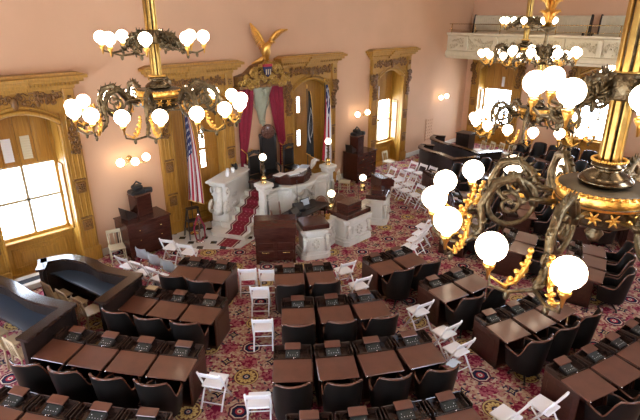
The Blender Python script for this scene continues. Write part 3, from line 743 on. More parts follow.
# ================================================================ DESKS
DW = .70
def make_desk():
    root = empty('member_desk', cat='desk', group='member desks in curved rows')
    b = MB(); h = DW / 2
    for s_ in (-1, 1): b.box(s_ * h, s_ * (h - .03), -.72, 0, 0, .73, .006); b.box(s_ * h * 1.0, s_ * (h + .008), -.62, -.1, .12, .62, .006)
    b.box(-h + .03, h - .03, -.03, 0, .04, .73); b.box(-h + .03, h - .03, -.36, -.03, .60, .73)
    for x0, x1 in ((-h + .06, -.02), (.02, h - .06)): b.box(x0, x1, 0, .012, .12, .62, .008)
    b.box(-h, h, -.72, .01, 0, .06, .005); b.box(-h + .03, h - .03, -.84, -.36, .68, .725)
    b.build('cabinet', 'cherry', root)
    b = MB(); b.M = T(0, -.34, .775, rx=R(3.5)); b.box(-h + .004, h - .004, -.56, 0, -.025, 0, .008); b.build('writing_lid', 'lid', root)
    b = MB()
    for s_ in (-1, 1): b.box(s_ * h, s_ * (h - .02), -.33, 0, .73, .835, .006); b.box(s_ * (h - .06), s_ * (h - .075), -.31, -.02, .73, .81, .004)
    b.box(-h + .02, h - .02, -.02, 0, .73, .845, .006); b.box(-h + .02, h - .02, -.34, -.325, .73, .79); b.box(-h + .02, h - .02, -.33, -.02, .728, .74)
    b.build('tray_rail', 'rim_wood', root)
    b = MB(); b.M = T(0, -.17, .78, rx=R(14)); b.box(-.13, .13, -.12, .06, -.04, .02, .008); b.m = 1; b.box(-.11, .11, -.105, .04, .02, .024); b.m = 2
    for k in range(5): b.box(-.09 + k * .045 - .004, -.09 + k * .045 + .004, -.07, -.062, .024, .03)
    b.box(.075, .085, -.02, -.01, .024, .03); b.box(-.085, -.075, -.02, -.01, .024, .03)
    b.build('voting_console', ['black', 'panel_black', 'paper'], root)
    b = MB(); b.M = T(0, -.045, .86, rx=R(10)); b.box(-.145, .145, -.10, .065, -.012, .01, .005); b.build('console_hood', 'lid', root)
    b = MB(); b.ball((-h + .03, -.90, .73), .018, 6); b.tube([(-h + .03, -.84, .71), (-h + .03, -.90, .73)], .007, 5); b.build('knob', 'chrome', root); b = MB(); b.tube([(.08, -.29, .74), (.05, -.32, .80), (.02, -.36, .815)], .006, 5); b.ball((.02, -.36, .815), .013, 6)
    b.build('microphone', 'chrome', root)
    return root
def make_chair():
    root = empty('swivel_chair', cat='chair', group='black leather chairs at the member desks')
    NT = 33; th = [R(-128 + 256 * k / (NT - 1)) for k in range(NT)]
    def top(t):
        a = abs(math.degrees(t)); f = min(1, max(0, (a - 46) / 34)); f = f * f * (3 - 2 * f)
        return 1.06 - .41 * f + .02 * math.cos(t * 2) - (.02 if a > 115 else 0)
    def P(t, z, off):
        fl = (z - .25) * .10; rx = .285 + fl + off; ry = .27 + fl * 1.3 + off; return (rx * math.sin(t), -ry * math.cos(t) * (1 if abs(t) < PI / 2 else 1.5), z)
    out, inn = [], []
    for j in range(5):
        f = j / 4; out.append([P(t, .25 + (top(t) - .25) * f, .022) for t in th]); inn.append([P(t, .25 + (top(t) - .25) * f, -.022) for t in th])
    b = MB(); b.strip(out); b.strip(inn); b.strip([out[-1], inn[-1]]); b.strip([out[0], inn[0]])
    for k in (0, -1): b.strip([[r[k] for r in out], [r[k] for r in inn]])
    b.build('backrest', 'leather', root)
    b = MB(); b.tube([P(t, top(t) + .008, 0) for t in th], .021, 6); b.tube([P(t, .25 + (top(t) - .25) * f, 0) for t, f in ((th[0], 1), (th[0], .5), (th[0], 0))], .02, 6); b.tube([P(t, .25 + (top(t) - .25) * f, 0) for t, f in ((th[-1], 1), (th[-1], .5), (th[-1], 0))], .02, 6)
    b.build('wood_trim', 'rail_wood', root)
    b = MB(); b.lathe([(.0, .36), (.24, .36), (.27, .39), (.27, .45), (.23, .475), (0, .48)], 20); b.build('seat', 'leather', root)
    b = MB(); b.lathe([(.0, .08), (.035, .08), (.03, .3), (.10, .34), (.10, .36)], 10); b.build('pedestal', 'dark', root)
    for k in range(4):
        a = PI / 4 + k * PI / 2; b = MB(); b.M = T(rz=a); b.tube([(.02, 0, .14), (.15, 0, .11), (.27, 0, .07)], [.03, .025, .018], 5); b.ball((.27, 0, .03), .03, 6); b.build('leg', 'dark', root)
    return root
pd = Placer(make_desk()); pch = Placer(make_chair())
BLK = {'A': 'leftmost desk block', 'B': 'second desk block from left', 'C': 'third desk block from left', 'D': 'third desk block from right', 'E': 'second desk block from right', 'F': 'desk block nearest right wall'}
RW = {1: 'front', 2: 'second', 3: 'third', 4: 'fourth'}
rows = {
 ('A', 1): ([(5.74, 10.54), (6.12, 9.92), (6.50, 9.30)], 2), ('A', 2): ([(4.30, 9.95), (4.61, 9.37), (4.97, 8.72), (5.37, 8.10)], 3),
 ('A', 3): ([(2.45, 9.55), (2.82, 8.95), (3.20, 8.29), (3.62, 7.64), (4.07, 7.04)], 4), ('A', 4): ([(1.10, 8.49), (1.45, 7.85), (1.85, 7.17), (2.28, 6.52), (2.76, 5.92)], 4),
 ('B', 1): ([(7.05, 8.54), (7.61, 8.07), (8.18, 7.66)], 2), ('B', 2): ([(6.17, 7.27), (6.72, 6.78), (7.29, 6.35), (7.93, 5.97)], 3),
 ('B', 3): ([(4.95, 6.10), (5.48, 5.60), (6.07, 5.14), (6.70, 4.73), (7.38, 4.36)], 4), ('B', 4): ([(3.95, 4.65), (4.50, 4.16), (5.11, 3.69), (5.72, 3.29), (6.36, 2.96)], 4),
 ('C', 1): ([(8.92, 7.28), (9.58, 7.06), (10.27, 6.90)], 2), ('C', 2): ([(8.88, 5.54), (9.60, 5.33), (10.34, 5.18)], 2),
 ('C', 3): ([(8.50, 3.91), (9.15, 3.68), (9.82, 3.50), (10.52, 3.37)], 3), ('C', 4): ([(7.93, 2.24), (8.62, 1.98), (9.33, 1.78), (10.06, 1.64), (10.8, 1.5)], 4)}
MX2 = 22.3
mir = {'A': 'F', 'B': 'E', 'C': 'D'}
allrows = dict(rows)
for (bk, rw), (pts, n) in rows.items():
    if (bk, rw) == ('C', 4): continue
    allrows[(mir[bk], rw)] = ([(MX2 - x, y) for x, y in pts][::-1], n)
DESKS = {}
for (bk, rw), (pts, n) in sorted(allrows.items()):
    P_ = np.array(pts); t = np.linspace(0, 1, len(P_)); fx = np.polyfit(t, P_[:, 0], 2); fy = np.polyfit(t, P_[:, 1], 2)
    for k in range(n):
        a = np.array([np.polyval(fx, k / n), np.polyval(fy, k / n)]); c = np.array([np.polyval(fx, (k + 1) / n), np.polyval(fy, (k + 1) / n)])
        m_ = (a + c) / 2; L = np.linalg.norm(c - a); ang = math.atan2(c[1] - a[1], c[0] - a[0]); sc = (L - .012) / (DW + .016)
        nrm = np.array([-math.sin(ang), math.cos(ang)])
        pos = ORD[k + 1]; where = f"{pos} from left, {RW[rw]} row, {BLK[bk]}"
        pd((m_[0], m_[1], 0), ang, 'wooden desk, ' + where, None, (sc, 1, 1))
        rnd = random.Random(int(m_[0] * 100)); off = 1.10 + rnd.uniform(-.03, .03); q = m_ - nrm * off
        pch((q[0], q[1], 0), ang + rnd.uniform(-.08, .08), 'leather chair, ' + where)
        DESKS[(bk, rw, k)] = (m_, ang, nrm)
# back row of chairs along the right wall
bc = MB
for k in range(9):
    y = 9.3 - k * .72; ch_ = pch((23.0 + .05 * (k % 2), y, 0), R(90), f'glossy black chair, {ORD[k + 1]} from the corner in the row along the right wall', 'black chairs along the right wall')

# ================================================================ PRESS BENCHES
def smooth_path(pts, n=6):
    P_ = [Vector((*p, 0)) for p in pts]; out = []
    for i in range(len(P_) - 1):
        p0 = P_[max(i - 1, 0)]; p1 = P_[i]; p2 = P_[i + 1]; p3 = P_[min(i + 2, len(P_) - 1)]
        for k in range(n):
            t = k / n; out.append(.5 * ((2 * p1) + (-p0 + p2) * t + (2 * p0 - 5 * p1 + 4 * p2 - p3) * t * t + (-p0 + 3 * p1 - 3 * p2 + p3) * t ** 3))
    out.append(P_[-1]); return out
def ribbon(b, path, w0, w1, z0, z1):
    "wall following a path, between offsets w0 and w1 to the left"
    N = len(path); L, Rr = [], []
    for i, p in enumerate(path):
        d = (path[min(i + 1, N - 1)] - path[max(i - 1, 0)]).normalized(); nn = Vector((-d.y, d.x, 0)); L.append(p + nn * w0); Rr.append(p + nn * w1)
    r1 = [(p.x, p.y, z0) for p in L]; r2 = [(p.x, p.y, z1) for p in L]; r3 = [(p.x, p.y, z1) for p in Rr]; r4 = [(p.x, p.y, z0) for p in Rr]
    b.strip([r1, r2, r3, r4, r1], smooth=False)
    for k in (0, -1): b.add([r1[k], r2[k], r3[k], r4[k]], [(0, 1, 2, 3)])
    return L, Rr
def press_bench(pts, end, mirror, label, tA, tB):
    """pts: outline of the curved outer side from the wall end to the corner; end: end of the straight side"""
    f = (lambda p: (MX2 - .1 - p[0], p[1])) if mirror else (lambda p: p); sg = -1 if mirror else 1
    root = empty('press_bench', (*f(pts[-1]), 0), label=label, cat='bench desk', group='curved press benches')
    o = Vector((*f(pts[-1]), 0))
    path = [p - o for p in smooth_path([f(p) for p in pts], 7)]; E_ = Vector((*f(end), 0)) - o
    side = [path[-1], path[-1].lerp(E_, .5), E_]
    b = MB(); ribbon(b, path, -.04 * sg, -.12 * sg, 0, 1.06); ribbon(b, side, -.04 * sg, -.12 * sg, 0, 1.06); ribbon(b, path, -.02 * sg, -.14 * sg, 0, .12); ribbon(b, side, -.02 * sg, -.14 * sg, 0, .12)
    b.build('front_panel', 'dark', root)
    b = MB(); ribbon(b, path, .03 * sg, -.22 * sg, 1.06, 1.12); ribbon(b, side, .03 * sg, -.22 * sg, 1.062, 1.122); b.build('coping', 'rim_wood', root)
    # table top: polygon between path and the open side
    inner = []
    N = len(path)
    for i, p in enumerate(path):
        d = (path[min(i + 1, N - 1)] - path[max(i - 1, 0)]).normalized(); inner.append(p + Vector((d.y, -d.x, 0)) * .12 * sg)
    tA_, tB_ = (Vector((*f(q), 0)) - o for q in (tA, tB))
    dd = (E_ - path[-1]).normalized(); nz = Vector((dd.y, -dd.x, 0)) * .12 * sg
    poly = [(p.x, p.y) for p in inner[2:-1]] + [((path[-1] + nz).x, (path[-1] + nz).y), ((tB_).x, (tB_).y), (tA_.x, tA_.y)]
    if mirror: poly = poly[::-1]
    b = MB(); b.prism(poly, .72, .76); b.build('table_top', 'tabletop', root)
    # end return at the wall end
    d = (path[1] - path[0]).normalized(); nn = Vector((d.y, -d.x, 0)) * sg; b = MB(); ribbon(b, [path[0], path[0] + nn * .3, path[0] + nn * .55 - d * .05], 0, .07 * sg, 0, 1.06); b.build('end_panel', 'dark', root)
    b = MB(); ribbon(b, [path[0] - nn * .02, path[0] + nn * .3, path[0] + nn * .58 - d * .05], -.06 * sg, .14 * sg, 1.06, 1.12); b.build('end_coping', 'rim_wood', root)
    return root
B1 = [(2.98, 12.38), (3.55, 12.15), (3.86, 11.5), (3.95, 10.85), (4.35, 9.95)]
press_bench(B1, (3.2, 9.38), False, 'curved dark press bench under the leftmost chandelier, farther of the two at left', (3.15, 12.1), (3.62, 9.72))
B2 = [(1.0, 13.0), (1.75, 12.7), (2.15, 11.8), (2.35, 10.7), (2.78, 9.72)]
press_bench(B2, (1.66, 9.13), False, 'curved dark press bench cut off by the left edge of the picture', (1.35, 12.6), (2.0, 9.42))
press_bench(B1, (3.2, 9.38), True, 'curved dark press bench behind the folding chairs on the right side', (3.15, 12.1), (3.62, 9.72))
press_bench(B2, (1.66, 9.13), True, 'curved dark press bench with cream chairs below the gallery', (1.35, 12.6), (2.0, 9.42))

# ================================================================ SMALLER CHAIRS
def make_folding():
    root = empty('folding_chair', cat='chair', group='white folding chairs')
    for s_ in (-1, 1):
        MB().tube([(s_ * .215, .2, 0), (s_ * .21, -.05, .42), (s_ * .208, -.22, .79)], .021, 6).build('front_leg', 'white', root)
        MB().tube([(s_ * .195, -.24, 0), (s_ * .195, -.06, .26), (s_ * .19, .14, .42)], .019, 6).build('rear_leg', 'white', root)
    MB().box(-.19, .19, -.16, .23, .42, .46, .012).build('seat', 'white', root)
    b = MB(); b.M = T(0, -.205, .72, rx=R(22)); b.box(-.215, .215, -.015, .015, -.05, .06, .01); b.build('backrest', 'white', root)
    b = MB(); b.tube([(-.208, .12, .12), (.208, .12, .12)], .012, 5); b.tube([(-.18, -.16, .09), (.18, -.16, .09)], .012, 5); b.build('stretcher', 'white', root)
    return root
def make_wood_chair(name, m, grp, slats):
    root = empty(name, cat='chair', group=grp)
    for sx_ in (-1, 1):
        MB().tube([(sx_ * .2, .18, 0), (sx_ * .185, .165, .43)], [.018, .02], 6).build('leg', m, root)
        MB().tube([(sx_ * .19, -.2, 0), (sx_ * .175, -.18, .43), (sx_ * .18, -.26, .86)], .019, 6).build('leg', m, root)
    MB().box(-.21, .21, -.2, .22, .425, .46, .015).build('seat', m, root)
    b = MB(); b.M = T(0, -.255, .83, rx=R(10)); b.box(-.2, .2, -.014, .014, -.05, .05, .015); b.M = Matrix()
    for k in range(slats): x = -.12 + .24 * k / (slats - 1); b.tube([(x, -.19, .45), (x * 1.1, -.25, .80)], .013, 5)
    b.build('backrest', m, root)
    b = MB()
    for z in (.14, .24): b.tube([(-.2, .17, z), (.2, .17, z)], .011, 5)
    for s_ in (-1, 1): b.tube([(s_ * .195, .17, .18), (s_ * .19, -.19, .18)], .011, 5)
    b.build('stretcher', m, root); return root
def make_shell():
    root = empty('shell_chair', cat='chair', group='grey shell chairs beside the press bench')
    rows_ = []
    prof = [(.22, .43), (.1, .42), (-.08, .43), (-.19, .47), (-.23, .58), (-.25, .72), (-.27, .82)]
    for i, (y, z) in enumerate(prof): rows_.append([(.23 * u * (1 - .12 * (i > 5)), y + (.05 * u * u if i > 3 else 0), z + .03 * u * u) for u in np.linspace(-1, 1, 9)])
    b = MB(); b.strip(rows_); b.strip([[(p[0], p[1] - .012, p[2] - .014) for p in r] for r in rows_]); b.build('shell', 'grey_shell', root)
    for sx_ in (-1, 1):
        for sy in (-1, 1): MB().tube([(sx_ * .2, sy * .19, 0), (sx_ * .14, sy * .1, .41)], .012, 5).build('leg', 'chrome', root)
    root.scale = (.9, .9, .88); return root
pf = Placer(make_folding())
def face(x, y, tx, ty): return math.atan2(ty - y, tx - x) - PI / 2
FC = [
 (4.10, 5.50, R(-42), 'white folding chair in the left aisle at the bottom edge, closest to the camera'),
 (3.86, 6.46, R(-58), 'white folding chair touching the end of the leftmost block third-row desks'),
 (5.55, 7.15, R(-42), 'white folding chair in the left aisle, between the second and third desk rows'),
 (6.35, 8.22, R(-44), 'white folding chair in the left aisle, centered just behind two others by the front desks'),
 (6.68, 9.12, R(-40), 'white folding chair at the right end of the leftmost block front desks'),
 (7.02, 8.72, R(-44), 'white folding chair at the left end of the second block front desks'),
 (8.30, 6.82, R(-18), 'nearer white folding chair of two between the second and third block front desks'),
 (8.62, 7.60, R(-18), 'farther white folding chair of two between the second and third block front desks'),
 (8.37, 5.14, R(-16), 'white folding chair left of the third block second-row desks'),
 (8.06, 4.28, R(-12), 'white folding chair standing in the aisle left of the third block third-row desks'),
 (7.72, 3.80, R(-14), 'white folding chair half hidden, right end of the second block third-row desks'),
 (7.42, 1.95, R(-10), 'white folding chair at the bottom edge beside the nearest right-hand desk'),
 (6.75, 2.30, R(-10), 'white folding chair cut by the bottom edge between the two nearest desk rows'),
]
for x, y, a, lb in FC: pf((x, y, 0), a, lb)
G = 'white folding chairs beside the left press bench'
for k, (x, y) in enumerate(((4.85, 11.85), (4.98, 11.25), (5.1, 10.65))): pf((x, y, 0), R(-75), f'white folding chair, {ORD[k+1]} from the window in the row beside the left press bench', G)
for k, (x, y) in enumerate(((6.22, 12.05), (6.40, 11.42))): pf((x, y, 0), R(-60), ('white folding chair nearer the window' if k == 0 else 'white folding chair farther from the window') + ' of the two beside the marble steps', 'two white folding chairs by the steps')
G = 'white folding chairs in rows right of the rostrum'
for k, (x, y) in enumerate(((17.3, 11.6), (17.25, 11.1), (17.2, 10.6))): pf((x, y, 0), R(75), f'white folding chair, {ORD[k+1]} from the wall in the row against the right press bench', G)
for k, (x, y) in enumerate(((16.0, 11.75), (15.85, 11.15), (15.7, 10.55))): pf((x, y, 0), R(70), f'white folding chair, {ORD[k+1]} from the wall in the middle row right of the rostrum', G)
for k, (x, y) in enumerate(((15.15, 10.75), (15.0, 10.2), (14.85, 9.65), (14.7, 9.1))): pf((x, y, 0), R(70), f'white folding chair, {ORD[k+1]} from the wall in the row facing the open carpet', G)
for k, (x, y) in enumerate(((11.0, 7.2), (11.5, 7.35), (12.0, 7.5), (12.55, 7.75))): pf((x, y, 0), R(5), f'white folding chair, {ORD[k+1]} from left in the line past the front desks', 'line of white folding chairs in the center aisle')
pw = Placer(make_wood_chair('slatted_chair', 'cane', 'light wood chairs at the left press benches', 4))
for k, (x, y) in enumerate(((3.02, 11.6), (3.13, 11.0), (3.24, 10.4))): pw((x, y, 0), R(-80), f'light wooden slat-back chair, {ORD[k+1]} from the window at the farther left press bench')
for k, (x, y) in enumerate(((1.48, 10.95), (1.62, 10.4), (1.76, 9.85))): pw((x, y, 0), R(-78), f'light wooden slat-back chair, {ORD[k+1]} from the window at the cut-off press bench')
pk = Placer(make_wood_chair('painted_chair', 'cream', 'cream painted chairs', 3))
pk((5.15, 13.2, 0), R(165), 'cream painted chair between the leftmost window and the chest of drawers')
pk((14.15, 12.55, 0), R(-150), 'cream painted chair holding a red cord beside the rostrum right side')
pk((17.75, 13.1, 0), R(180), 'cream painted chair under the window right of the dark chest')
for k in range(4): pk((22.5 + .1 * k, 11.2 - k * .42, 0), R(60), f'cream painted chair, {ORD[k+1]} from the wall in the row below the gallery', 'cream chairs at the far press bench')
ps = Placer(make_shell())
for k, (x, y) in enumerate(((5.5, 12.1), (5.55, 11.5), (5.62, 10.9))): ps((x, y, 0), R(-75), f'grey plastic shell chair, {ORD[k+1]} from the window')

# ================================================================ ROSTRUM
u = Vector((.89, .456, 0)); v = Vector((.456, -.89, 0))
tag(MB().prism([(6.75, 13.8), (6.75, 12.75), (7.45, 11.9), (8.1, 11.35), (8.9, 11.6), (9.6, 12.1), (9.6, 13.8)], 0, .02).build('plinth_floor', 'tiles'), 'black and white marble tile floor at the foot of the steps', 'floor tiles', kind='structure')
S0 = Vector((8.36, 12.05, 0)); au = math.atan2(u.y, u.x); RISE = .155; GO = .37
root = empty('marble_staircase', S0, au, 'white marble staircase rising to the rostrum with curved bottom steps', 'stairs')
for k in range(6):
    b = MB(); L0 = k * GO; wl_ = .62 + (.25 if k == 0 else .12 if k == 1 else 0); x0 = L0 - (.06 if k == 0 else 0)
    b.prism([(x0, -.42), (2.35, -.42), (2.35, wl_), (x0 + .18, wl_), (x0 + .04, wl_ - .15)], k * RISE, (k + 1) * RISE if k else RISE); b.build('step', 'marble', root)
rows_ = []; uvs = []; Lc = 0
pp = [(-.62, .022), (0, .022)]
for k in range(6): pp += [(k * GO - .012, k * RISE + .02), (k * GO - .012, (k + 1) * RISE + .012), ((k + 1) * GO - .012, (k + 1) * RISE + .012)]
pp += [(2.9, 6 * RISE + .012)]
for i, (x, z) in enumerate(pp):
    if i: Lc += math.hypot(x - pp[i - 1][0], z - pp[i - 1][1])
    rows_.append([(x, y, z) for y in (-.30, .28)]); uvs.append([(0, Lc), (1, Lc)])
b = MB(); b.strip(rows_, smooth=False, uvs=uvs); b.strip([[(p[0] + .012, p[1], p[2] - .012) for p in r] for r in rows_], smooth=False)
tag(b.build('stair_runner', 'runner', None, S0), 'crimson patterned carpet runner down the marble steps', 'carpet'); bpy.data.objects['stair_runner'].rotation_euler = (0, 0, au)
# cheek wall with scroll
root = empty('stair_cheek', (8.74, 13.06, 0), au, 'white marble scrolled stair wall with pens and cups on its slab', 'stair wall')
b = MB(); b.box(-.28, .5, -.34, .34, 0, .28, .03); b.box(-.18, 1.6, -.26, .26, .28, 1.55, .02); b.box(-.24, .06, -.3, .3, .28, .62, .02); b.build('body', 'marble', root)
b = MB()
for s_ in (-1, 1):
    d = s_ * .27
    b.spiral((-.16, 1.32), .16, 1.3, -PI / 2, .05, d=d, n=6, steps=16); b.spiral((-.22, .78), .22, 1.3, PI / 2, .06, d=d, n=6, steps=18)
    for k in range(12): b.ball((.15 + .1 * (k % 4), d, .5 + .28 * (k // 4)), .07, 6, (1, .25, 1.2))
b.tube([(-.14, 0, 1.52), (-.24, 0, 1.36), (-.16, 0, 1.2), (-.2, 0, 1.0), (-.32, 0, .78), (-.3, 0, .58)], [.1, .13, .1, .11, .16, .15], 12)
b.build('scroll', 'marble_carved', root)
b = MB(); b.box(-.42, 1.45, -.36, .36, 1.60, 1.68, .02); b.box(-.34, 1.5, -.3, .3, 1.52, 1.6, .03); b.tube([(1.45, -.36, 1.66), (1.6, 0, 1.72), (1.45, .36, 1.66)], .05, 6); b.build('slab', 'marble', root)
def onslab(x, y): p = Vector((8.74, 13.06, 0)) + u * x + Vector((-u.y, u.x, 0)) * y; return (p.x, p.y, 1.68)
for k, (x, y) in enumerate(((.32, -.05), (.62, .08), (.78, -.02))):
    b = MB(); b.lathe([(.0, 0), (.055, 0), (.06, .16), (.05, .16), (.045, .03)], 12); tag(b.build('cup', 'paper', None, onslab(x, y)), f'white cup on the marble stair slab, {ORD[k+1]} from the window side', 'cup', 'white cups on the marble slab')
b = MB(); rnd = random.Random(2)
for k in range(14): b.ball((rnd.uniform(-.08, .08), rnd.uniform(-.08, .08), rnd.uniform(.02, .2)), .05, 5)
r_ = b.build('flower_pot', 'black', None, onslab(1.12, .05)); tag(r_, 'dark bundle with orange flecks on the marble stair slab', 'ornament')
b = MB(); [b.ball((rnd.uniform(-.09, .09), rnd.uniform(-.09, .09), rnd.uniform(.1, .24)), .03, 5) for k in range(6)]; b.build('flowers', 'gold_dark', r_)

# platform + bowed parapet
RC = 11.17; PZ = .93
bow = [(-1.5, 12.05), (-.85, 12.10), (-.5, 11.84), (0, 11.74), (.5, 11.84), (.85, 12.10), (1.5, 12.05)]; PT = 1.27
root = empty('marble_rostrum', (RC, 12.05, 0), 0, 'white marble speaker rostrum with bowed carved front', 'rostrum')
loc = lambda p: (p[0], p[1] - 12.05)
front = [loc(p) for p in bow]
b = MB(); b.prism([(-1.05, .1), (-.85, .1), (-.5, -.15), (0, -.25), (.5, -.15), (.85, .1), (1.05, .1), (1.7, .3), (1.9, 1.78), (-1.0, 1.78)], 0, PZ); b.build('platform', 'marble', root)
b = MB()
for i in range(6):
    a, c = Vector((*front[i], 0)), Vector((*front[i + 1], 0)); L = (c - a).length; an = math.atan2(c.y - a.y, c.x - a.x)
    b.M = T(a.x, a.y, 0, rz=an); b.box(0, L, 0, .12, .0, PT - .05, .01); b.box(-.02, L + .02, -.06, .14, 0, .3, .02); b.box(.06, L - .06, -.03, 0, .40, 1.08, .012); b.box(.12, L - .12, -.065, -.03, .48, 1.0, .02)
b.M = Matrix(); b.build('parapet', 'marble', root)
b = MB()
for i in range(6):
    a, c = Vector((*front[i], 0)), Vector((*front[i + 1], 0)); L = (c - a).length; an = math.atan2(c.y - a.y, c.x - a.x)
    b.M = T(a.x, a.y, 0, rz=an); b.box(-.05, L + .05, -.13, .2, PT - .07, PT, .02); b.box(-.03, L + .03, -.08, .16, PT - .14, PT - .07, .02)
b.M = Matrix(); b.build('coping', 'marble', root)
b = MB()
for s_ in (-1, 1):
    for i in (2, 3):
        a, c = Vector((*front[i], 0)), Vector((*front[i + 1], 0)); an = math.atan2(c.y - a.y, c.x - a.x); L = (c - a).length
        b.M = T(a.x, a.y, 0, rz=an)
        b.tube([(L * .1, -.08, 1.08), (L * .3, -.12, .96), (L * .5, -.14, .92), (L * .7, -.12, .96), (L * .9, -.08, 1.08)], [.03, .05, .06, .05, .03], 7)
        for k in range(6): b.ball((L * (.2 + .12 * k), -.08, .70 + .1 * math.sin(k * 2)), .06, 5)
b.M = Matrix(); b.build('carved_swag', 'marble_carved', root)
for s_ in (-1, 1):
    b = MB(); x = s_ * 1.5; b.box(x - .2, x + .2, -.2, .2, 0, .35, .03); b.box(x - .14, x + .14, -.14, .14, .35, 1.4, .02); b.box(x - .2, x + .2, -.2, .2, 1.3, 1.42, .03); b.box(x - .24, x + .24, -.24, .24, 1.42, 1.56, .03)
    for k in (-1, 1): b.box(x - .05, x + .05, -.17, .17, .5, 1.2, .02)
    b.ball((x, -.16, 1.0), .06, 6, (1.3, .6, .8)); b.build('newel', 'marble', root)
# right side wing of the rostrum with carved eagle-like scroll
b = MB(); b.prism([(1.55, .15), (2.7, .8), (2.6, 1.0), (1.5, .4)], 0, .55); b.tube([(1.65, .2, 1.0), (1.85, .3, .8), (2.1, .45, .6), (2.5, .7, .45)], [.14, .14, .13, .1], 8); b.build('side_wing', 'marble_carved', root)
b = MB()
for k in range(5): b.spiral((.95 + .08 * k, 1.62 + .05 * math.sin(k * 2)), .1, 1.2, k, .035, d=.25 + .05 * k, n=5)
b.tube([(.9, .3, 1.5), (1.15, .3, 1.75), (1.3, .25, 1.7)], [.08, .07, .03], 7); b.build('carved_crest', 'marble_carved', root)

def globe_lamp(x, y, z, h, label):
    r_ = empty('globe_lamp', (x, y, z), label=label, cat='lamp', group='globe lamps on the rostrum')
    b = MB(); b.lathe([(.0, 0), (.095, 0), (.10, .03), (.07, .05), (.09, .09), (.09, .2), (.06, .23)], 12); b.build('base', 'brass', r_)
    b = MB(); b.lathe([(.05, .22), (.03, .28), (.02, h - .2), (.05, h - .14), (.06, h - .1)], 10); rnd = random.Random(5); leafy(b, [(0, 0, .25), (0, 0, h - .15)], .06, 18, rnd, .06); b.build('stem', 'bronze', r_)
    globe_mb((0, 0, h), .115).build('globe', 'glow_small', r_)
globe_lamp(RC - 1.5, 12.05, 1.56, .85, 'globe lamp on the left newel of the rostrum beside the steps')
globe_lamp(RC + 1.5, 12.05, 1.56, .85, 'globe lamp on the right newel of the rostrum by the flags')
globe_lamp(10.62, 9.95, .92, .55, 'lower globe lamp behind the middle marble pedestal')
globe_lamp(12.55, 10.3, 1.02, .45, 'lower globe lamp at the right end of the clerk area')

# speaker's desk on the bow
root = empty('speaker_desk', (RC - .05, 12.05, PT), 0, 'bowed mahogany speaker desk with papers, on the marble parapet', 'desk')
b = MB(); o_ = [(-1.15, .45), (-.85, .1), (-.55, -.25), (0, -.42), (.55, -.25), (.85, .1), (1.1, .45), (.8, .65), (0, .45), (-.8, .65)]
o_ = [(x * .9, y * .9) for x, y in o_]; b.prism([(x * .8, y * .8) for x, y in o_], 0, .06); b.prism([(x * .9, y * .9) for x, y in o_], .06, .16); b.prism(o_, .16, .27); b.prism([(x * .97, y * .97) for x, y in o_], .27, .30); b.build('body', 'mahogany', root)
b = MB(); b.prism([(-1.6, .62), (-1.5, .45), (-.5, .2), (-.5, .4)], .18, .25); b.build('side_shelf', 'mahogany', root)
for k, (x, y, a, m_) in enumerate(((-.55, .25, .2, 'paper'), (-.15, .05, -.1, 'paper'), (.3, .12, .3, 'paper'), (.62, .3, .5, 'bluepaper'))):
    b = MB(); b.box(-.2, .2, -.14, .14, 0, .025 + .01 * k); o = b.build('paper_stack', m_, None, (RC - .05 + x, 12.05 + y, PT + .302)); o.rotation_euler = (0, 0, a)
    tag(o, f'papers on the speaker desk, {ORD[k+1]} stack from left', 'papers', 'papers on the speaker desk')
# tall speaker chair
root = empty('speaker_chair', (10.95, 13.2, PZ), R(-28), 'tall black leather speaker chair with carved round crest', 'chair')
b = MB(); b.box(-.28, .28, -.3, .3, .38, .52, .05); b.build('seat', 'leather', root)
b = MB(); b.M = T(0, .28, 0, rx=R(-4)); b.box(-.24, .24, -.05, .03, .5, 1.65, .02); b.build('backrest', 'leather', root)
b = MB(); b.M = T(0, .28, 0, rx=R(-4))
for s_ in (-1, 1): b.tube([(s_ * .27, 0, 0), (s_ * .27, 0, 1.6), (s_ * .29, 0, 1.74)], .035, 6); b.ball((s_ * .27, 0, 1.74), .05, 6)
b.tube([(-.27, 0, 1.66), (0, 0, 1.7), (.27, 0, 1.66)], .045, 6); b.build('frame', 'dark', root)
b = MB(); b.M = T(0, .30, 1.86, rx=R(86)); b.lathe([(.0, -.03), (.23, -.03), (.26, 0), (.23, .04), (.16, .05), (0, .06)], 18)
for k in range(10): a = k * PI / 5; b.ball((.2 * math.cos(a), .2 * math.sin(a), .03), .045, 5)
for k in range(6): a = k * PI / 3; b.ball((.09 * math.cos(a), .09 * math.sin(a), .06), .035, 5)
b.build('carved_crest', 'rail_wood', root)
for s_ in (-1, 1):
    MB().tube([(s_ * .27, .28, .72), (s_ * .29, -.1, .74), (s_ * .29, -.28, .70), (s_ * .27, -.28, .4)], .03, 6).build('armrest', 'dark', root)
    MB().tube([(s_ * .25, -.26, 0), (s_ * .25, -.26, .4)], [.03, .04], 6).build('leg', 'dark', root)
def sidechair(x, y, h, lb):
    r_ = empty('carved_chair', (x, y, PZ), 0, lb, 'chair', 'dark carved chairs flanking the speaker chair')
    MB().box(-.24, .24, -.25, .25, .38, .48, .03).build('seat', 'leather', r_); MB().box(-.2, .2, .2, .25, .5, h - .1, .01).build('backrest', 'leather', r_)
    b = MB(); 
    for s_ in (-1, 1): b.tube([(s_ * .23, .24, 0), (s_ * .23, .24, h)], .03, 6); b.ball((s_ * .23, .24, h + .02), .045, 6); b.tube([(s_ * .22, -.22, 0), (s_ * .22, -.22, .4)], .028, 6)
    b.tube([(-.23, .24, h - .06), (0, .24, h + .03), (.23, .24, h - .06)], .04, 6)
    for k in range(5): b.ball((-.16 + .08 * k, .24, h + .02 + .03 * math.sin(k * PI / 4)), .045, 5)
    b.build('frame', 'dark', r_)
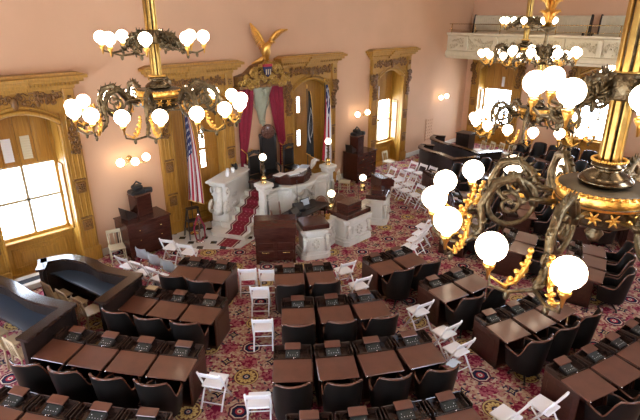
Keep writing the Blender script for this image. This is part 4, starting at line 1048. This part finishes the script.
sidechair(10.35, 13.15, 1.25, 'dark carved chair left of the tall speaker chair'); sidechair(12.0, 13.2, 1.2, 'dark carved chair right of the tall speaker chair')
b = MB(); b.box(-.25, .25, -.12, .12, 0, .12, .02); b.box(-.2, .2, .02, .1, .12, .3, .02); tag(b.build('desk_box', 'black', None, (10.05, 12.15, 1.27)), 'small black box on the parapet beside the left globe lamp', 'box')

# ---------------------------------------------------------------- lower clerk tier
def pedestal(x, y, a, w_, d_, h, label, boxw, boxh):
    r_ = empty('marble_pedestal', (x, y, 0), a, label, 'pedestal', 'marble pedestals of the clerk desk')
    c = .12; oc = lambda s_: [(-w_ * s_, -d_ * s_ + c), (-w_ * s_ + c, -d_ * s_), (w_ * s_ - c, -d_ * s_), (w_ * s_, -d_ * s_ + c), (w_ * s_, d_ * s_), (-w_ * s_, d_ * s_)]
    b = MB(); b.prism(oc(1.18), 0, .14); b.prism(oc(1.1), .14, .22); b.prism(oc(.95), .22, h - .1); b.box(-w_ * .55, w_ * .55, -d_ * .95 - .03, -d_ * .9, .32, h - .2, .02); b.build('shaft', 'marble', r_)
    b = MB(); b.box(-w_ * .36, w_ * .36, -d_ * .95 - .05, -d_ * .9, .42, h - .32, .02)
    for s_ in (-1, 1):
        b.spiral((s_ * w_ * .82, h - .22), .1, 1.2, 0, .04, d=-d_ * .95, hand=s_, n=6); b.tube([(s_ * w_ * .85, -d_ * .92, h - .15), (s_ * w_ * .88, -d_ * 1.02, h * .5), (s_ * w_ * .95, -d_ * 1.05, .25)], [.06, .05, .08], 7)
    for k in range(8): an = k * PI / 4; b.ball((w_ * .2 * math.cos(an), -d_ * .95 - .05, h * .55 + .13 * math.sin(an)), .045, 5)
    b.build('carving', 'marble_carved', r_)
    b = MB(); b.prism(oc(1.12), h - .1, h - .04); b.prism(oc(1.2), h - .04, h + .04); b.build('cap', 'marble', r_)
    r2 = empty('reading_desk', (x, y, h + .04), a, 'dark mahogany reading desk box on the ' + label.split(' with')[0], 'lectern', 'mahogany desk boxes on marble pedestals')
    b = MB(); b.box(-w_ * 1.05, w_ * 1.05, -d_ * 1.0, d_ * 1.25, 0, .16, .02); b.build('base', 'mahogany', r2)
    if boxh:
        b = MB(); b.prism([(-d_ * .5, .16), (d_ * .7, .16), (d_ * .7, .16 + boxh * 1.0), (-d_ * .5, .16 + boxh)], -boxw, boxw, 'x'); b.box(-boxw - .02, boxw + .02, -d_ * .55, d_ * .75, .16 + boxh, .18 + boxh, .01); b.build('slope', 'mahogany', r2)
    return r_
pedestal(9.38, 9.5, R(-28), .38, .32, .86, 'left marble pedestal of the clerk desk', .3, 0)
pedestal(11.0, 9.5, R(0), .54, .38, .80, 'middle marble pedestal of the clerk desk with carved wreath', .32, .22)
pedestal(12.75, 9.75, R(28), .36, .3, .84, 'right marble pedestal of the clerk desk', .25, .12)
root = empty('marble_screen', (11.0, 10.0, 0), 0, 'low carved marble screens linking the clerk pedestals', 'marble screen')
for (x0, y0, x1, y1) in ((9.75, 9.45, 10.5, 9.6), (11.5, 9.6, 12.5, 9.75)):
    L = math.hypot(x1 - x0, y1 - y0); b = MB(); b.M = T(x0 - 11.0, y0 - 10, 0, rz=math.atan2(y1 - y0, x1 - x0)); b.box(0, L, 0, .2, 0, .8, .01); b.box(-.02, L, -.04, .26, .8, .87, .02); b.box(0, L, -.04, .1, 0, .16, .02)
    for k in range(10): b.ball((L * (.15 + .07 * k), -.01, .3 + .3 * ((k * 7) % 10) / 10), .06, 5, (1, .5, 1))
    b.build('panel', 'marble_carved', root)
def big_desk(x, y, a, w_, d_, h, label, cat='desk'):
    r_ = empty('standing_desk', (x, y, 0), a, label, cat, 'mahogany standing desks of the clerk area')
    b = MB(); b.box(-w_, w_, -d_, d_, .1, h - .34, .01)
    for s_ in (-1, 1):
        b.box(s_ * .05, s_ * (w_ - .06), -d_ - .02, -d_, .18, .42, .012); b.box(s_ * .05, s_ * (w_ - .06), -d_ - .02, -d_, .48, .66, .012)
    b.build('cabinet', 'mahogany', r_)
    b = MB(); b.prism([(-d_ - .12, h - .34), (d_, h - .34), (d_, h), (-d_ * .3, h), (-d_ - .12, h - .10)], -w_ - .03, w_ + .03, 'x'); b.build('sloped_top', 'mahogany', r_)
    for s_ in (-1, 1): 
        MB().box(s_ * (w_ - .08), s_ * w_, -d_, -d_ + .08, 0, .1).build('foot', 'mahogany', r_)
    b = MB()
    for s_ in (-1, 1): b.tube([(s_ * w_ * .35, -d_ - .03, .36), (s_ * w_ * .7, -d_ - .03, .36)], .010, 5)
    b.build('handle', 'brass', r_)
big_desk(8.4, 10.05, R(-40), .56, .32, 1.25, 'mahogany standing desk facing the camera at the foot of the marble steps')
big_desk(13.35, 10.15, R(70), .32, .2, 1.4, 'dark mahogany standing desk at the far end of the clerk area')
# clerk table and clutter
root = empty('clerk_table', (10.5, 10.95, 0), R(10), 'dark clerk table with equipment behind the marble pedestals', 'table')
MB().box(-.85, .85, -.38, .38, .70, .75, .01).build('table_top', 'dark', root)
for sx_ in (-1, 1):
    for sy in (-1, 1): MB().box(sx_ * .68, sx_ * .73, sy * .24, sy * .28, 0, .7).build('leg', 'dark', root)
b = MB(); b.box(-.2, .2, -.13, .13, 0, .02); b.M = T(0, .13, .02, rx=R(-15)); b.box(-.2, .2, 0, .015, 0, .26); 
o = b.build('laptop', 'black', None, (10.6, 10.95, .75)); tag(o, 'open black laptop with bright screen on the clerk table', 'laptop'); b = MB(); b.M = T(0, .128, .02, rx=R(-15)); b.box(-.17, .17, -.006, 0, .03, .23); b.build('screen', 'bluepaper', o)
for k, (x, y, a) in enumerate(((9.75, 10.7, .2), (10.15, 10.95, -.3))):
    b = MB(); b.box(-.2, .2, -.14, .14, 0, .10, .01); b.prism([(-.1, .10), (.1, .10), (.1, .26), (.02, .26)], -.17, .17, 'x'); o = b.build('sound_mixer', 'black', None, (x, y, .75)); o.rotation_euler = (0, 0, a); tag(o, ('black equipment box nearer the steps' if k == 0 else 'black equipment box beside the laptop') + ' on the clerk table', 'equipment')
for k, (x, y, h) in enumerate(((10.15, 11.0, .75), (12.1, 10.1, .0))):
    b = MB(); b.lathe([(.0, 0), (.08, 0), (.07, .015), (.01, .03)], 10); b.tube([(0, 0, .02), (0, 0, 1.0 if k == 0 else 1.7)], .008, 5); b.ball((0, 0, 1.0 if k == 0 else 1.7), .02, 6); tag(b.build('microphone_stand', 'black', None, (x, y, h)), ('thin black microphone pole left' if k == 0 else 'thin black microphone pole right') + ' of the bowed rostrum front', 'microphone stand')
def windsor(x, y, a, lb):
    r_ = empty('arched_chair', (x, y, 0), a, lb, 'chair', 'brown arched-back chairs in the clerk area')
    b = MB(); b.lathe([(.0, .42), (.24, .42), (.26, .45), (0, .47)], 16); b.build('seat', 'leather', r_)
    b = MB(); pts = [(.25 * math.cos(t), -.2 - .05 * math.sin(t), .5 + .45 * math.sin(t)) for t in np.linspace(0, PI, 13)]; b.tube(pts, .022, 6); b.build('back_hoop', 'tanleather', r_)
    b = MB(); b.prism([(.22 * math.cos(t), .5 + .41 * math.sin(t)) for t in np.linspace(0, PI, 13)], -.25, -.22, 'y'); b.build('backrest', 'tanleather', r_)
    for k in range(4): t = PI / 4 + k * PI / 2; MB().tube([(.24 * math.cos(t), .24 * math.sin(t), 0), (.15 * math.cos(t), .15 * math.sin(t), .43)], .018, 5).build('leg', 'tanleather', r_)
windsor(9.45, 11.1, R(-120), 'brown arched-back chair nearest the steps, behind the standing desk')
windsor(10.1, 11.45, R(-130), 'brown arched-back chair left of the bowed marble front')
windsor(11.5, 11.15, R(-60), 'brown arched-back chair in front of the bowed marble, middle of the clerk area')
windsor(12.1, 10.95, R(-40), 'brown arched-back chair with striped cushion, right in the clerk area')
b = MB(); b.box(-.05, .05, -.05, .05, 0, .1, .01); rnd = random.Random(8)
for k in range(8): b.ball((rnd.uniform(-.06, .06), rnd.uniform(-.06, .06), .12 + .05 * rnd.random()), .03, 5)
tag(b.build('brass_ornament', 'gold_dark', None, (10.1, 9.62, .87)), 'small brass ornament on the marble screen beside the middle pedestal', 'ornament')

# ================================================================ ALONG THE BACK WALL
def chest(x, y, a, w_, d_, h, label):
    r_ = empty('chest_of_drawers', (x, y, 0), a, label, 'chest', 'dark mahogany chests against the back wall')
    b = MB(); b.box(-w_, w_, -d_, d_, .08, h - .04, .01); b.box(-w_ - .03, w_ + .03, -d_ - .03, d_, h - .04, h, .01)
    for s_ in (-1, 1): b.box(s_ * w_, s_ * (w_ - .08), -d_ - .01, -d_ + .07, 0, .1)
    b.build('body', 'mahogany', r_)
    for j in range(3):
        z0 = .14 + j * (h - .22) / 3; z1 = z0 + (h - .22) / 3 - .03
        q = MB().box(-w_ + .05, w_ - .05, -d_ - .02, -d_, z0, z1, .008).build('drawer', 'mahogany', r_)
        b = MB()
        for s_ in (-1, 1): b.ball((s_ * w_ * .5, -d_ - .035, (z0 + z1) / 2), .02, 6)
        b.build('knob', 'brass', q)
    return r_
chest(6.05, 13.28, 0, .66, .42, 1.12, 'dark mahogany chest of drawers left of the flag window, lectern box on top')
chest(15.95, 13.3, R(0), .62, .40, 1.25, 'dark mahogany chest of drawers right of the rostrum, with lectern box on top')
def topbox(x, y, z, lb1, lb2):
    r_ = empty('lectern_box', (x, y, z), R(10), lb1, 'lectern', 'lectern boxes on the chests')
    b = MB(); b.box(-.22, .28, -.18, .22, 0, .62, .01); b.build('body', 'mahogany', r_); MB().box(-.24, .28, -.2, .24, .62, .65, .01).build('top', 'tanleather', r_)
    b = MB(); b.prism([(-.2, 0), (-.55, 0), (-.6, .35), (-.2, .1)], -.1, .2, 'y'); b.build('side_flap', 'dark', r_)
    b = MB(); b.box(-.2, .12, -.13, .13, 0, .1, .03); b.box(-.12, .08, -.1, .1, .1, .2, .03); b.tube([(-.1, 0, .2), (-.02, 0, .28), (.08, 0, .2)], .02, 6); b.M = T(.1, -.05, .06, ry=R(100)); b.lathe([(.0, 0), (.07, 0), (.07, .16), (.05, .17)], 12)
    b.M = Matrix(); o = b.build('stage_spotlight', 'black', None, (x, y, z + .65)); o.scale = (1.4, 1.3, 1.3); tag(o, lb2, 'device')
topbox(6.1, 13.4, 1.12, 'brown lectern box on the chest near the leftmost wall sconce', 'black electronic device atop the lectern box by the leftmost wall sconce')
topbox(15.85, 13.4, 1.25, 'brown lectern box on the chest right of the rostrum', 'black electronic device atop the lectern box right of the rostrum')
# flags
def flag(x, y, z0, top, w_, mt, label, L, s_=1, seed=1):
    r_ = empty('flag', (x, y, z0), 0, label, 'flag', 'flags on poles behind the rostrum')
    b = MB(); b.lathe([(.0, 0), (.16, 0), (.15, .04), (.04, .08), (.025, .12)], 14); b.build('stand', 'brass', r_)
    MB().tube([(0, 0, .08), (0, 0, top - z0)], .016, 8).build('pole', 'dark', r_)
    b = MB(); b.lathe([(.0, 0), (.03, .02), (.015, .06), (.03, .1), (.0, .18)], 8, (0, 0, top - z0)); b.build('finial', 'gold', r_)
    rows_, uvs_, fr = [], [], []; T_ = top - z0 - .08
    for i in range(25):
        t = i / 24; row, uu = [], []
        for k in range(19):
            q = k / 18; wd = w_ * (.18 + .82 * t ** .7); X_ = s_ * (.02 + wd * q * .9) - s_ * wd * .25 * t; Y_ = -.05 - .06 * math.sin(q * 4.2 * PI + t * 1.5 + seed) * (.3 + .7 * t)
            Z_ = T_ - L * t - .28 * q * t; row.append((X_, Y_, Z_)); uu.append((t * .75 + q * .45 * t, 1 - (q * .85 + .08 * t)))
        rows_.append(row); uvs_.append(uu)
    b = MB(); b.strip(rows_, uvs=uvs_); b.strip([[(p[0], p[1] + .012, p[2]) for p in r] for r in rows_], uvs=uvs_); c = b.build('cloth', mt, r_)
    b = MB(); b.tube([(r[-1][0], r[-1][1] - .01, r[-1][2]) for r in rows_], .014, 5); b.tube([(p[0], p[1] - .01, p[2] - .01) for p in rows_[-1]], .016, 5); b.build('fringe', 'gold', c)
flag(7.72, 13.3, .0, 4.0, .62, 'us_flag', 'furled stars and stripes flag with gold fringe, in the window left of the rostrum', 2.7, 1, 1)
flag(12.9, 13.35, PZ, 4.1, .44, 'black_flag', 'furled black flag with white emblem, between the curtain and the striped flag', 2.3, 1, 2)
flag(13.78, 13.3, .0, 4.25, .62, 'state_flag', 'furled red, white and blue flag with stars, rightmost of the flags', 2.9, 1, 3)
# step ladder stand
root = empty('wooden_step_stand', (7.62, 13.1, .02), R(-10), 'dark wooden stepped stand in front of the window beside the striped flag', 'stand')
for s_ in (-1, 1):
    MB().tube([(s_ * .26, -.25, 0), (s_ * .17, .0, .95)], .025, 4, smooth=False).build('leg', 'dark', root); MB().tube([(s_ * .26, .22, 0), (s_ * .17, .05, .95)], .025, 4, smooth=False).build('leg', 'dark', root)
for k, z in enumerate((.28, .55, .95)): MB().box(-.26 + .035 * k, .26 - .035 * k, -.18 + .05 * k, .1, z - .02, z + .02, .005).build('shelf', 'dark', root)
def stanchion(x, y, lb, rope=True):
    r_ = empty('rope_stanchion', (x, y, .02), R(-20), lb, 'stanchion', 'rope stanchions by the steps')
    b = MB(); b.lathe([(.0, 0), (.15, 0), (.14, .02), (.03, .04), (.022, .06), (.022, .85), (.035, .87), (.03, .92), (0, .95)], 14); b.build('post', 'chrome', r_)
    if rope: b = MB(); b.tube([(-.03, -.03, .84), (-.16, -.05, .5), (-.12, -.06, .12), (0, -.07, .03), (.14, -.06, .14), (.17, -.05, .5), (.03, -.03, .84)], .024, 7); b.build('rope', 'crimson', r_)
stanchion(7.5, 12.62, 'silver stanchion with a looped crimson rope near the striped flag')
stanchion(8.62, 11.28, 'slim stanchion post beside the standing desk at the foot of the runner', False)
r_ = empty('dark_cabinet', (22.75, 12.1, 0), 0, 'dark wooden cabinet in the far corner beside the cream chairs', 'cabinet')
MB().box(-.35, .3, -.35, .35, 0, 1.1, .01).build('body', 'dark', r_); MB().box(-.38, .33, -.38, .38, 1.1, 1.14, .01).build('top', 'dark', r_); MB().box(-.365, -.35, -.28, .28, .1, 1.0, .006).build('door', 'dark', r_)
# papers and folders lying about
def paper(x, y, z, a, w_, h_, m_, lb, name='paper_sheet'):
    o = MB().box(-w_, w_, -h_, h_, 0, .006).build(name, m_, None, (x, y, z)); o.rotation_euler = (0, 0, a); tag(o, lb, 'paper', 'loose papers'); return o
m_, an, nr = DESKS[('A', 2, 0)]; q = m_ - nr * .09; paper(q[0], q[1], .885, an, .12, .08, 'cane', 'yellowish folded card on the second-row desk beside the left press bench')
o = tag(MB().box(-.75, 1.35, -.42, .22, 0, .16, .02).build('floor_vent_box', 'marble', None, (2.6, 13.6, 0)), 'pale marble vent box with dark grille under the leftmost window', 'vent'); MB().box(-.5, 1.1, -.25, -.02, .16, .168).build('grille', 'black', o)
m_, an, nr = DESKS[('B', 3, 3)]; q = m_ - nr * 1.02 + np.array([math.cos(an), math.sin(an)]) * .42; paper(q[0], q[1], .775, an + .5, .12, .09, 'bluepaper', 'pale folder overhanging the right corner of the middle third-row desk')
